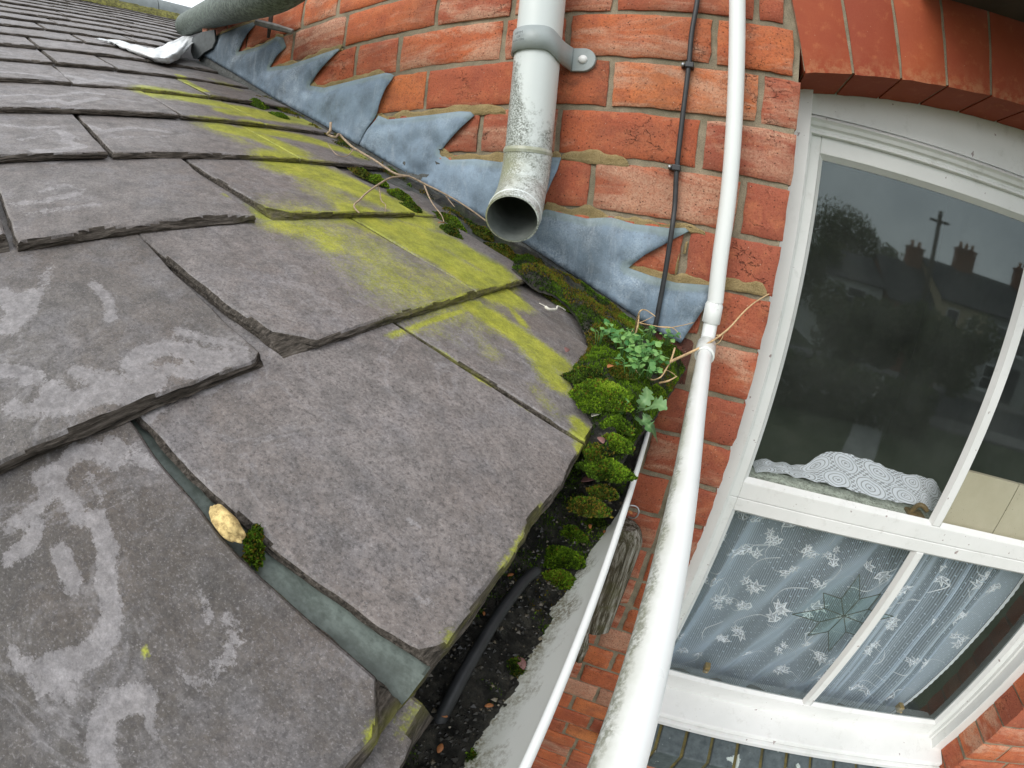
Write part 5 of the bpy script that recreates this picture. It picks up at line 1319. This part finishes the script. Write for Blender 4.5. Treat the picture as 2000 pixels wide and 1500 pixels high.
# ================================================================== MOSS
def mat_moss():
    a = M('moss', rough=.85, spec=.2); at = a.attr('paint')
    base = a.ramp(at[0], [(0, (.014, .026, .006)), (.35, (.085, .165, .012)), (.7, (.21, .37, .018)), (1, (.44, .54, .06))])
    base = a.mix(at[1], base, (.20, .14, .02)); a.col(base)
    t = a.n('ShaderNodeBsdfTranslucent'); a.L(base, t.inputs['Color']); ms = a.n('ShaderNodeMixShader'); ms.inputs[0].default_value = .3
    a.L(a.b.outputs[0], ms.inputs[1]); a.L(t.outputs[0], ms.inputs[2]); a.L(ms.outputs[0], a.nt.nodes['Material Output'].inputs['Surface']); return a.m
MAT['moss'] = mat_moss()
mr = random.Random(17)
def moss(c, ra, rb, h, ang, label, n=1500, bright=.6, brown=.1, up=(0, 0, 1), blade=.0035):
    """cushion: elliptical mound ra x rb, height h, covered by upright leaflets"""
    c = Vector(tuple(c)); upv = Vector(tuple(up)).normalized(); ux = upv.orthogonal().normalized(); 
    ux = (Vector((1,0,0)) - upv * upv.x).normalized(); uy = upv.cross(ux); ca, sa = math.cos(ang), math.sin(ang)
    e1_ = ux*ca + uy*sa; e2_ = -ux*sa + uy*ca; sd = mr.random()*50; mb = MB()
    def S(r, t):
        k = 1.05 + .55*nz(math.cos(t)*1.2, math.sin(t)*1.2, sd) + .25*nz(math.cos(t)*4, math.sin(t)*4, sd)
        zz = h * .55 * (1 - r**1.6) * (1 + .75*nz(r*math.cos(t)*2, r*math.sin(t)*2, sd+5) + .4*nz(r*math.cos(t)*6, r*math.sin(t)*6, sd+6)) - .004*r*r
        return c + e1_*(ra*r*k*math.cos(t)) + e2_*(rb*r*k*math.sin(t)) + upv*zz
    P = [[tuple(S(i/12, 2*math.pi*j/32)) for j in range(32)] for i in range(13)]
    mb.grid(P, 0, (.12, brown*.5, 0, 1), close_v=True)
    for _ in range(int(n*1.7)):
        r = mr.random() ** .55; t = mr.random()*2*math.pi; p = S(r, t)
        nrm = (upv*1.0 + (p - c - upv*h*.2).normalized()*.8*r + Vector((mr.gauss(0,.25), mr.gauss(0,.25), mr.gauss(0,.25)))).normalized()
        s = blade * .72 * (.35 + 1.1*mr.random()); sidev = nrm.cross(Vector((mr.gauss(0,1), mr.gauss(0,1), mr.gauss(0,1)))).normalized() * s * .28
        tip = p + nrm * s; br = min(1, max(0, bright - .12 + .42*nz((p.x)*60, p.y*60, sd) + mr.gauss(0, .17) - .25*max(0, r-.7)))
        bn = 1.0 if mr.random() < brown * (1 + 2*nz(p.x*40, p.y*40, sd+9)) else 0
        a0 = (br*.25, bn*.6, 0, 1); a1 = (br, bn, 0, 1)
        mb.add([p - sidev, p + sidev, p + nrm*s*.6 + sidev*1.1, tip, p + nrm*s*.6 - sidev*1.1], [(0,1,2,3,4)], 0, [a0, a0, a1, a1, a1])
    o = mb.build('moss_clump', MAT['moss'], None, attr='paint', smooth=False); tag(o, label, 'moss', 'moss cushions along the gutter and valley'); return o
def gpos(p, dz=0.0):      # point on the silt surface under a picture point
    q = atz(p, -.62)
    for _ in range(8): q = atz(p, .5*q[2] + .5*(ground_top(q[0], q[1]) + dz))
    return q
def vpos(p, h=.0): return roof(p, h)
Nn = tuple(NR)
moss(roof((502,202),-.002), .028, .020, .012, .3, 'small round bright green moss tuft highest on the roof beside the wall', 700, .65, .02, Nn, .003)
moss(roof((548,226),-.002), .026, .015, .008, .2, 'flat green moss tuft just below the highest tuft', 500, .62, .05, Nn, .003)
moss(roof((708,338),-.002), .022, .014, .009, .2, 'grey brown moss scrap above the forked twig', 500, .2, .45, Nn, .003)
moss(roof((738,352),-.002), .021, .013, .011, .2, 'vivid green moss cushion crossed by the forked twig', 800, .72, .12, Nn, .003)
moss(roof((782,380),-.002), .026, .012, .009, .3, 'long green moss cushion below the forked twig', 700, .6, .1, Nn, .003)
moss(roof((808,404),-.002), .018, .010, .006, .3, 'thin dark moss strip running down from the twig', 350, .4, .2, Nn, .003)
moss(roof((880,430),-.004), .030, .015, .011, .2, 'dark green moss cushion left of the downpipe shoe', 900, .5, .15, Nn, .003)
moss(roof((880,448),-.001), .016, .010, .010, .1, 'low moss tuft lying on yellow lichen left of the shoe', 600, .38, .1, Nn, .003)
moss(roof((945,455),-.004), .020, .016, .012, .2, 'dull moss tuft touching the downpipe shoe', 700, .3, .3, Nn, .003)
moss(roof((985,492),-.004), .032, .014, .012, .3, 'rough brown moss below the downpipe shoe', 1000, .28, .45, Nn, .003)
moss(roof((1022,512),-.002), .022, .013, .010, .3, 'green moss roll beside the lead below the downpipe', 900, .55, .1, Nn, .003)
moss(roof((1070,570),-.003), .026, .012, .009, .35, 'mottled moss strip beside the loose white flake', 900, .42, .35, Nn, .003)
moss(roof((1110,598),-.004), .022, .012, .010, .35, 'green moss strip nearer the weeds', 800, .5, .25, Nn, .003)
moss(gpos((1158,598)), .013, .011, .012, 0, 'small yellow green moss knob at the valley foot', 800, .75, .1, blade=.0028)
moss(gpos((1172,640)), .018, .014, .016, 0, 'bright moss knob left of the round leaved weeds', 1100, .7, .05, blade=.003)
moss(gpos((1225,655)), .030, .022, .018, .2, 'broad moss mound under the round leaved weeds', 1800, .6, .2, blade=.003)
moss(gpos((1290,680)), .028, .020, .016, .2, 'moss mound against the wall right of the weeds', 1600, .6, .15, blade=.003)
moss(gpos((1200,722)), .024, .018, .014, .2, 'rusty tinged moss patch above the large cushion', 1600, .55, .35, blade=.003)
moss(gpos((1145,735)), .020, .012, .012, .3, 'dark moss tongue reaching onto the slate edge', 1000, .25, .1, blade=.003)
moss(gpos((1175,768), .0), .026, .034, .018, .2, 'large smooth emerald moss cushion at the gutter corner', 4200, .72, .05, blade=.0028)
moss(gpos((1282,765)), .012, .014, .010, .2, 'little moss tuft behind the jagged leaved weed', 600, .65, .2, blade=.003)
moss(gpos((1206,833)), .012, .012, .012, .2, 'upper moss pad of the pair beneath the jagged weed', 1300, .62, .08, blade=.003)
moss(gpos((1200,866)), .014, .010, .012, .2, 'lower moss pad of the pair beneath the jagged weed', 1300, .64, .08, blade=.003)
moss(gpos((1184,918)), .017, .009, .012, .1, 'wide deep green moss pad spanning the gutter', 2200, .60, .06, blade=.0034)
moss(gpos((1165,880)), .010, .014, .005, .5, 'dull moss pad at the slate corner above the wide pad', 800, .3, .15, blade=.003)
moss(gpos((1150,985)), .014, .010, .004, .4, 'thin ragged moss film between the wide pad and the feathery tufts', 900, .42, .25, blade=.0028)
moss(gpos((1165,1015)), .008, .006, .004, .4, 'speckled moss film beside the gutter lip near the hook ring', 600, .35, .25, blade=.0028)
moss(gpos((1180,960)), .011, .006, .006, .1, 'brown green moss fringe below the wide pad', 600, .3, .35, blade=.003)
moss(gpos((1112,1040)), .013, .008, .006, .2, 'bright green feathery moss tuft by the black hose end', 900, .66, .05, blade=.0034)
moss(gpos((1098,1085)), .015, .011, .007, .2, 'largest feathery moss tuft beside the black hose end', 1300, .66, .05, blade=.0036)
moss(gpos((1090,1128)), .012, .008, .006, .2, 'yellow tipped moss tuft next to the black hose end', 900, .68, .12, blade=.0034)
moss(gpos((1005,1300)), .007, .006, .005, .2, 'small moss tuft on the bare gutter edge', 350, .5, .1, blade=.003)
moss(gpos((925,1482)), .008, .006, .005, .2, 'small moss tuft at the very bottom of the gutter', 350, .5, .1, blade=.003)
moss(roof((500,1055),-.006), .010, .0045, .004, -.9, 'olive moss stuck beside the yellow mortar lump', 500, .62, .25, Nn, .003)
def carpet(name, label, n, sampler, up, hb=.0025, seed=5):
    r_ = random.Random(seed); mb = MB(); k = 0; upv = Vector(tuple(up))
    while k < n:
        s = sampler(r_)
        if s is None: continue
        x, y, z = s; b0 = nz(x*26, y*26, 11); b1 = nz(x*70, y*70, 12)
        if b0*1.2 + b1*.7 < r_.uniform(-.55, .28): 
            k += 1; continue
        br = min(1, max(0, .46 + .7*b0 + .3*b1 + r_.gauss(0, .14))); bn = 1.0 if nz(x*18, y*18, 20) > (.20 if x > -.10 else -.12) and r_.random() < .6 else 0
        if x < -.10: br = max(0, br - .24 + .2*b1)
        p = Vector((x, y, z - .0006)); nr_ = (upv + Vector((r_.gauss(0,.45), r_.gauss(0,.45), r_.gauss(0,.3)))).normalized(); h_ = hb*(.5 + r_.random())
        sv = nr_.cross(Vector((r_.gauss(0,1), r_.gauss(0,1), r_.gauss(0,1)))).normalized()*h_*.3
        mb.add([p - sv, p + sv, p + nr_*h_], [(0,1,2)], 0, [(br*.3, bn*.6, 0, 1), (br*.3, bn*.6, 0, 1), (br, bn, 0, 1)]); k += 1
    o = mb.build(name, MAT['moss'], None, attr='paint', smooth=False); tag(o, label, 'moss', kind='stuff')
def smp_mound(r_):
    x = r_.uniform(-.30, .03); y = r_.uniform(-.42, -.004); d = mound_d(x, y)
    if d < .0008: return None
    return x, y, RZ0 - SL*x + .0012 + .013*sst(0,.022,d) + .004*fbm(x*24, y*24, 3) + .0022*fbm(x*110, y*110, 2)*sst(0,.004,d)
carpet('moss_carpet', 'low moss growing all over the soil mound in the gutter corner', 75000, smp_mound, (0, -.1, 1))
def smp_val(r_):
    x = r_.uniform(-.95, -.20); y = -.02 - .045*r_.random() - .02*nz(x*12, 2); 
    if nz(x*16, 3, 1) + .5*nz(x*50, y*50) < -.05: return None
    p = rp(x, y, -.004 + .008*max(0, nz(x*30, y*30, 5)) ); return p[0], p[1], p[2]
carpet('valley_moss', 'dull green moss scraps strung along the lead flashing foot', 9000, smp_val, NR, .0028, 6)
def smp_g(r_):
    y = -.34 - .60*r_.random()**1.5; x = gx(y) + r_.uniform(-.04, .055)
    if x > lipx(y) - .004 or nz(x*30, y*30, 31) < -.28 + .6*sst(-.44,-.58,y): return None
    return x, y, silt_full(x, y)
carpet('silt_moss', 'sparse moss fuzz on the black gutter silt', 22000, smp_g, (0, 0, 1), .0020, 7)
# ================================================================== PLANTS
lw1 = mat_leafy('weed_leaf', (.05, .20, .05), (.27, .50, .14), .45, .25)
pr_ = random.Random(29)
def round_weed(centres, label, sz=.0065, cnt=26, spread=.03, hgt=.02):
    t = thing('weed', (0,0,0), label, 'weed')
    for c in centres:
        st_ = MB(); lv = MB(); c = Vector(tuple(c))
        for _ in range(cnt):
            a = pr_.random()*6.28; r = spread * pr_.random() ** .6; e = c + Vector((math.cos(a)*r, math.sin(a)*r*.8, hgt*(.4 + .7*pr_.random())))
            st_.tube([c + Vector((math.cos(a)*r*.4, math.sin(a)*r*.4, -.004)), c.lerp(e, .6) + Vector((0,0,hgt*.15)), e], .00045, 5)
            n_ = Vector((pr_.gauss(0,.45), pr_.gauss(-.35,.4), 1)).normalized(); u = n_.orthogonal().normalized(); u = (u*math.cos(a) + n_.cross(u)*math.sin(a)); v = n_.cross(u); s = sz*(.26 + .46*pr_.random())
            tone = pr_.random(); ring = []
            for k in range(14):
                th_ = 2*math.pi*k/14; rr = s * (1 + .10*math.cos(th_*5)) * (.55 if k == 0 else 1)
                ring.append(e + u*rr*math.cos(th_) + v*rr*math.sin(th_) - n_*(.12*s))
            lv.add([e + n_*.0] + ring, [(0, k+1, (k+1) % 14 + 1) for k in range(14)], 0, (tone, 0, 0, 1))
        st_.a = [(.5,0,0,1)] * len(st_.v); st_.build('stem', lw1, t, attr='paint'); lv.build('leaf', lw1, t, attr='paint', smooth=False)
    return t
round_weed([gpos(p, h_) for p, h_ in [((1222,690),.012),((1250,705),.014),((1235,728),.010),((1262,690),.016),((1208,672),.010),((1275,712),.014),((1242,672),.016),((1258,730),.010)]], 'dense clump of small round leaved weeds on the moss in the gutter corner', cnt=18, spread=.019, hgt=.014)
round_weed([gpos(p, .008) for p in [(1180,608),(1205,618),(1228,612)]], 'loose round leaved weeds at the foot of the lead flashing', cnt=7, spread=.012, hgt=.018)
round_weed([gpos(p, h_) for p, h_ in [((1265,660),.014),((1285,652),.016),((1310,645),.024),((1240,640),.014),((1300,668),.018)]], 'round leaved weeds climbing beside the black cable against the wall', cnt=12, spread=.016, hgt=.015)
round_weed([gpos((1170,665), .008), gpos((1192,655), .008)], 'little sprig of weed between moss knobs', cnt=8, spread=.010, hgt=.014)
round_weed([gpos((1215,800), .006)], 'tiny rosette below the emerald moss cushion', cnt=10, spread=.008, hgt=.008)
jl = thing('jagged_weed', (0,0,0), 'young sow thistle like weed with jagged pale green leaves hanging over the gutter lip', 'weed')
lw2 = mat_leafy('jagged_leaf', (.09, .22, .07), (.24, .40, .17), .45, .25)
def jag(px, ys, wmax, sd, tone, pth=None):
    pts = smooth_path([tuple(atz(p, z)) for p, z in zip(px, ys)], 12); n = len(pts); P = []; mb = MB(); at = []
    for i, p in enumerate(pts):
        t = (pts[min(i+1, n-1)] - pts[max(i-1, 0)]).normalized(); sidev = t.cross(Vector((.25, -.55, .8))).normalized(); f_ = i/(n-1)
        env = max(.12, math.sin(math.pi * min(1, f_ ** 1.3 * 1.02)) ** .8) if f_ > .22 else .10
        saw = 1 + (.55 * (1 - 2*abs(((f_*6.5) % 1) - .25)) if f_ > .25 else 0); wd = wmax * env * max(.35, saw) * .75
        if i == n-1: wd = .0003
        up_ = sidev.cross(t) * .25
        P.append([tuple(p - sidev*wd + up_*wd), tuple(p - sidev*wd*.4 + up_*wd*.1), tuple(p), tuple(p + sidev*wd*.4 + up_*wd*.1), tuple(p + sidev*wd*1.0 + up_*wd)]); at += [(tone,0,0,1),(tone*.8,0,0,1),(1,0,0,1),(tone*.8,0,0,1),(tone,0,0,1)]
    mb.grid(P, 0, at); mb.build('leaf', lw2, jl, attr='paint')
jag([(1240,808),(1252,790),(1264,775),(1262,755)], [-.600,-.585,-.578,-.575], .0065, 1, .6)
jag([(1240,808),(1262,797),(1285,790),(1303,800)], [-.600,-.580,-.570,-.572], .0085, 2, .7)
jag([(1236,806),(1248,820),(1262,818),(1270,812)], [-.602,-.592,-.588,-.588], .0055, 3, .5)
jag([(1236,806),(1255,822),(1268,832),(1278,848),(1284,866)], [-.602,-.592,-.590,-.600,-.615], .0060, 4, .15)
# dry stems
def stem(name, pts, r, label, mat='straw', cat='straw', grp=None, par=None):
    mb = MB(); pp = smooth_path([Vector(tuple(p)) for p in pts], 7); n = len(pp)
    mb.tube(pp, [max(.0003, r * (1 - .55*i/(n-1))) for i in range(n)], 7); o = mb.build(name, MAT[mat], par)
    if label: tag(o, label, cat, grp)
    return o
tw = thing('twig', (0,0,0), 'long forked dry twig lying down the valley onto the yellow lichen', 'twig')
R_ = lambda p, h=.012: roof(p, h)
stem('branch', [R_((646,240),.03),R_((645,255),.02),R_((640,262)),R_((655,268)),R_((662,262)),R_((672,272)),R_((690,288)),R_((730,312),.014),R_((770,338),.016),R_((800,345),.02),R_((835,362),.02),R_((880,385),.02),R_((920,410),.018),R_((950,432),.016)], .0026, None, 'twig', par=tw)
stem('branch', [R_((800,344),.02),R_((765,347),.016),R_((740,360),.012),R_((715,378),.008),R_((703,390),.006),R_((692,400),.004),R_((694,408),.004),R_((702,416),.003)], .0018, None, 'twig', par=tw)
stem('branch', [R_((828,360),.018),R_((838,385),.012),R_((848,402),.01),R_((862,420),.008),R_((867,433),.006)], .0013, None, 'twig', par=tw)
stem('branch', [R_((868,378),.018),R_((878,392),.014),R_((888,404),.012)], .0011, None, 'twig', par=tw)
stem('branch', [R_((691,290),.01),R_((684,300),.006),R_((672,306),.004),R_((655,300),.004),R_((640,280),.006)], .0011, None, 'twig', par=tw)
stem('branch', [R_((739,364),.01),R_((742,376),.006),R_((745,392),.004),R_((753,400),.004),R_((752,414),.003)], .0010, None, 'twig', par=tw)
stem('long_straw', [gpos((1310,706),.03), atz((1345,690),-.575), atz((1375,675),-.565), aty((1400,660),-.075), aty((1425,640),-.07), aty((1452,610),-.05), aty((1475,590),-.03), aty((1502,574),-.02)], .0019, 'long pale dry stem bridging from the weeds across the white pipe to the window jamb')
stem('short_straw', [aty((1400,655),-.078), aty((1412,655),-.06), aty((1405,668),-.07), aty((1396,673),-.08)], .0009, 'short split blade curling back from the long pale stem')
gs = 'dry grass stems among the weeds'
for px, zs, r, lb in [
  ([(1190,620),(1192,595),(1197,577),(1208,565)], [-.60,-.575,-.56,-.55], .0009, 'upright hooked dry stem left of the cable'),
  ([(1240,650),(1243,630),(1250,608),(1262,606),(1280,618)], [-.59,-.57,-.55,-.55,-.555], .0012, 'dry grass blade arching over to the cable'),
  ([(1233,672),(1240,655),(1246,635),(1248,612)], [-.60,-.585,-.57,-.556], .0017, 'broad rusty grass blade standing in the weeds'),
  ([(1245,630),(1275,636),(1305,640),(1330,636),(1355,630)], [-.575,-.570,-.568,-.565,-.56], .0009, 'fine dry stem lying across the cable foot'),
  ([(1290,638),(1312,640),(1325,650),(1330,660)], [-.572,-.57,-.575,-.58], .0008, 'drooping pale blade at the wall'),
  ([(1205,678),(1222,662),(1238,642)], [-.598,-.590,-.58], .0011, 'dry stem leaning left through the weeds'),
  ([(1212,682),(1235,668),(1245,660)], [-.60,-.592,-.59], .0010, 'dry stem propped on the round leaves'),
  ([(1215,690),(1232,712),(1250,732)], [-.600,-.598,-.598], .0011, 'brown stem lying on the moss mound'),
  ([(1318,680),(1310,705),(1300,722),(1290,738)], [-.575,-.585,-.592,-.598], .0012, 'straw standing where the long stem starts'),
  ([(1262,735),(1275,742),(1292,735),(1305,715)], [-.602,-.598,-.59,-.585], .0010, 'curved brown straw over the moss'),
  ([(1288,748),(1305,744),(1322,735)], [-.602,-.596,-.592], .0013, 'orange tinged straw pointing at the wall'),
  ([(1300,722),(1312,728),(1322,736)], [-.598,-.596,-.594], .0007, 'thin bent straw above the orange straw'),
  ([(1245,632),(1262,625),(1275,618)], [-.578,-.57,-.565], .0007, 'wispy straw near the hooked blade'),
  ([(1195,630),(1212,612),(1225,604)], [-.60,-.58,-.57], .0007, 'pale wisp beside the lead edge')]:
    stem('dry_stem', [atz(p, z + .016) for p, z in zip(px, zs)], r, lb, grp=gs)
# fallen bits
def bit(p3, s, ang, mat, label, cat, name, n_up=(0,0,1), L_=1.8, grp=None):
    c = Vector(tuple(p3)); n_ = Vector(tuple(n_up)).normalized(); u = n_.orthogonal().normalized(); u = u*math.cos(ang) + n_.cross(u)*math.sin(ang); v = n_.cross(u); mb = MB(); P = []
    for i in range(9):
        t = i/8; wd = s * math.sin(math.pi * (.06 + .9*t)) ** .8; q = c + u*s*L_*(t-.5)*2 + n_*(s*.35*math.sin(math.pi*t) + .0006)
        P.append([tuple(q - v*wd + n_*s*.25), tuple(q), tuple(q + v*wd + n_*s*.18)])
    mb.grid(P); o = mb.build(name, mat, None); s_ = o.modifiers.new('t', 'SOLIDIFY'); s_.thickness = .0004
    return tag(o, label, cat, grp)
scale_m = mat_simple('orange_bud_scale', (.36, .14, .045), .6, .3, 200, .2, .0003); pale_m = mat_simple('bleached_scrap', (.62, .60, .52), .7, .15, 200, .3, .0004); pink_m = mat_simple('pink_brown_leaf', (.20, .10, .09), .6, .3, 150, .3, .0004)
bl = [((1230,1003),'by the gutter lip near the hook ring'),((1152,1030),'right of the feathery moss'),((1180,1040),'between moss and gutter lip'),((1068,1083),'left of the largest feathery moss tuft'),((997,1125),'under the slate tail near the hose'),
      ((992,1163),'on the black hose'),((945,1200),'between slate and hose'),((1048,1176),'right of the hose on the silt'),((868,1400),'at the lower end of the hose, the long pale one'),((970,1338),'on the bare gutter side'),((1000,1362),'lower on the bare gutter side'),
      ((820,1460),'near the lower slate edge'),((860,1463),'amber and plump by the hose end'),((932,1345),'flat and brown on the silt'),((955,1380),'brown and curled at the silt edge'),((1205,852),'on the upper moss pad'),((1245,985),'dangling beyond the lip')]
for k, (p, tx) in enumerate(bl[:16:2] + bl[1:2]):
    bit(gpos(p, .002), .0009 + .0009*rnd.random(), rnd.random()*3, scale_m, 'orange brown bud scale ' + tx, 'bud scale', 'bud_scale', grp='fallen bud scales in the gutter')
bit(gpos((1192,718), .008), .0030, .5, scale_m, 'folded orange brown leaf scrap on the rusty moss', 'leaf', 'leaf_scrap')
bit(gpos((1173,862), .003), .0028, 1.4, pink_m, 'purple pink petal shaped leaf on the silt left of the moss pads', 'leaf', 'leaf_scrap')
bit(gpos((1018,1297), .003), .0026, 1.5, pink_m, 'pinkish leaf scrap beside the small moss tuft on the gutter edge', 'leaf', 'leaf_scrap')
bit(gpos((1150,940), .002), .0040, .1, pink_m, 'flat brown pink bark chip below the wide moss pad', 'bark chip', 'bark_chip')
bit(roof((862,437),.010), .0028, .5, scale_m, 'red brown berry scrap beside the twig tip', 'leaf', 'leaf_scrap')
bit(roof((1105,685),.001), .0030, 1.1, pink_m, 'dark curled husk on the yellow lichen', 'husk', 'husk', Nn)
bit(gpos((1164,812), .004), .0034, .4, pale_m, 'white crumb at the slate edge', 'crumb', 'white_crumb')
bit(gpos((1155,890), .003), .0020, 2.2, mat_simple('yellow_leaf_scrap', (.50,.50,.12), .6, .2, 100), 'yellow green leaf scrap near the eaves slate corner', 'leaf', 'leaf_scrap')
stem('white_flake', [roof((1053,592),.003), roof((1063,597),.005), roof((1072,604),.006), roof((1084,604),.006), roof((1090,600),.006), roof((1098,604),.004), roof((1104,606),.002)], .0017, 'white curled root like scrap lying on the slate', 'white', 'scrap') if False else None
mb = MB(); mb.tube(smooth_path([roof((1053,592),.003), roof((1063,597),.004), roof((1072,604),.004), roof((1086,604),.004), roof((1089,598),.006), roof((1098,602),.004), roof((1104,606),.002)], 6), [.0004]*8 + [.0019]*10 + [.0009]*19, 7)
tag(mb.build('white_scrap', pale_m, None), 'white curled root like scrap lying on the slate by the valley', 'scrap')
# yellow mortar lump in the slate gap
c = Vector(tuple(roof((443,1024), -.004))); mb = MB(); P = []
u = Vector(tuple(roof((470,1055), -.004))) - c; u.normalize(); n_ = Vector(tuple(NR)); v = n_.cross(u)
for i in range(17):
    th_ = math.pi * i / 16; row = []
    for j in range(24):
        ph = 2*math.pi*j/24; k = 1 + .28*nz(math.sin(th_)*math.cos(ph)*1.6, math.sin(th_)*math.sin(ph)*1.6, math.cos(th_)*1.6) + .1*nz(math.sin(th_)*math.cos(ph)*6, math.sin(th_)*math.sin(ph)*6, 4)
        row.append(tuple(c + (u*.0100*math.cos(th_) + v*.0050*math.sin(th_)*math.cos(ph) + n_*.0042*math.sin(th_)*math.sin(ph)) * k + n_*.001))
    P.append(row)
mb.grid(P, close_v=True); tag(mb.build('mortar_lump', MAT['stone'], None), 'pale yellow lump of mortar wedged in the gap between two eaves slates', 'lump')
# black hose in the gutter
mb = MB(); hp = [gpos((1055,1112), .006), gpos((1030,1128), .007), gpos((1000,1165), .008), gpos((962,1220), .008), gpos((915,1300), .007), gpos((880,1365), .005), gpos((862,1402), -.002), gpos((845,1440), -.010)]
pp = smooth_path([Vector(tuple(p)) for p in hp], 8); mb.tube(pp, [.0012, .0018, .0025] + [.0038]*(len(pp)-3), 16)
tag(mb.build('hose', MAT['black'], None), 'black flexible tube half buried in the gutter silt', 'hose')
# rotten timber and hook ring on the wall behind the gutter
tb = thing('rotten_post', (0,0,0), 'weathered rounded timber stub standing against the bricks behind the gutter', 'timber post')
mb = MB(); A = aty((1222,1024), -.03); B_ = aty((1177,1222), -.03); A = Vector((A[0]-.002, -.03, A[2])); B_ = Vector((A.x - .004, -.03, B_[2])); P = []
for i in range(41):
    t = i/40; p = A.lerp(B_, t); row = []; rr = .041 * (math.sin(math.pi*min(.5, t*3+.12)) ** .5)
    for j in range(28):
        a = 2*math.pi*j/28; k = 1 + .10*nz(math.cos(a)*3, math.sin(a)*3, t*1.2) + .05*nz(math.cos(a)*12, math.sin(a)*12, t*2)
        row.append((p.x + rr*k*math.cos(a), max(-.075, p.y + rr*.8*k*math.sin(a)), p.z))
    P.append(row)
mb.grid(P, close_v=True); n = 28
mb.add(P[0], [tuple(range(n))]); mb.add(P[-1], [tuple(range(n))[::-1]])
mb.build('timber', MAT['wood'], tb)
mb = MB(); c = aty((1233,999), -.035); mb.tube([(c[0] + .013*math.cos(a), -.035 + .002*math.sin(a*2), c[2] + .013*math.sin(a)) for a in [math.pi*(1.15 - 1.75*k/20) for k in range(21)]], .0016, 8)
o = mb.build('hook_ring', MAT['steel'], None); tag(o, 'small steel hook ring above the rotten timber stub', 'hook')
mb = MB(); A = Vector(tuple(aty((1142,1232), -.004))); B_ = Vector(tuple(aty((1131,1290), -.004)))
mb.tube([A, A.lerp(B_, .5) + Vector((.004,0,0)), B_], [.010, .013, .009], 8)
tag(mb.build('rotten_plug', MAT['wood'], None), 'rotten wooden plug in the brick joint below the timber stub', 'wooden plug')

# ================================================================== move each Empty to the base of its parts
bpy.context.view_layer.update()
for e in [o for o in COL.objects if o.type == 'EMPTY']:
    vs = []
    def rec(o):
        if o.type == 'MESH' and len(o.data.vertices):
            a = np.empty(len(o.data.vertices)*3, dtype=np.float32); o.data.vertices.foreach_get('co', a); a = a.reshape(-1, 3); vs.append(a.min(0)); vs.append(a.max(0))
        for c in o.children: rec(c)
    rec(e)
    lo = np.min(vs, 0); hi = np.max(vs, 0); b = Vector(((lo[0]+hi[0])/2, (lo[1]+hi[1])/2, lo[2]))
    e.location = b
    for c in e.children: c.location = -b
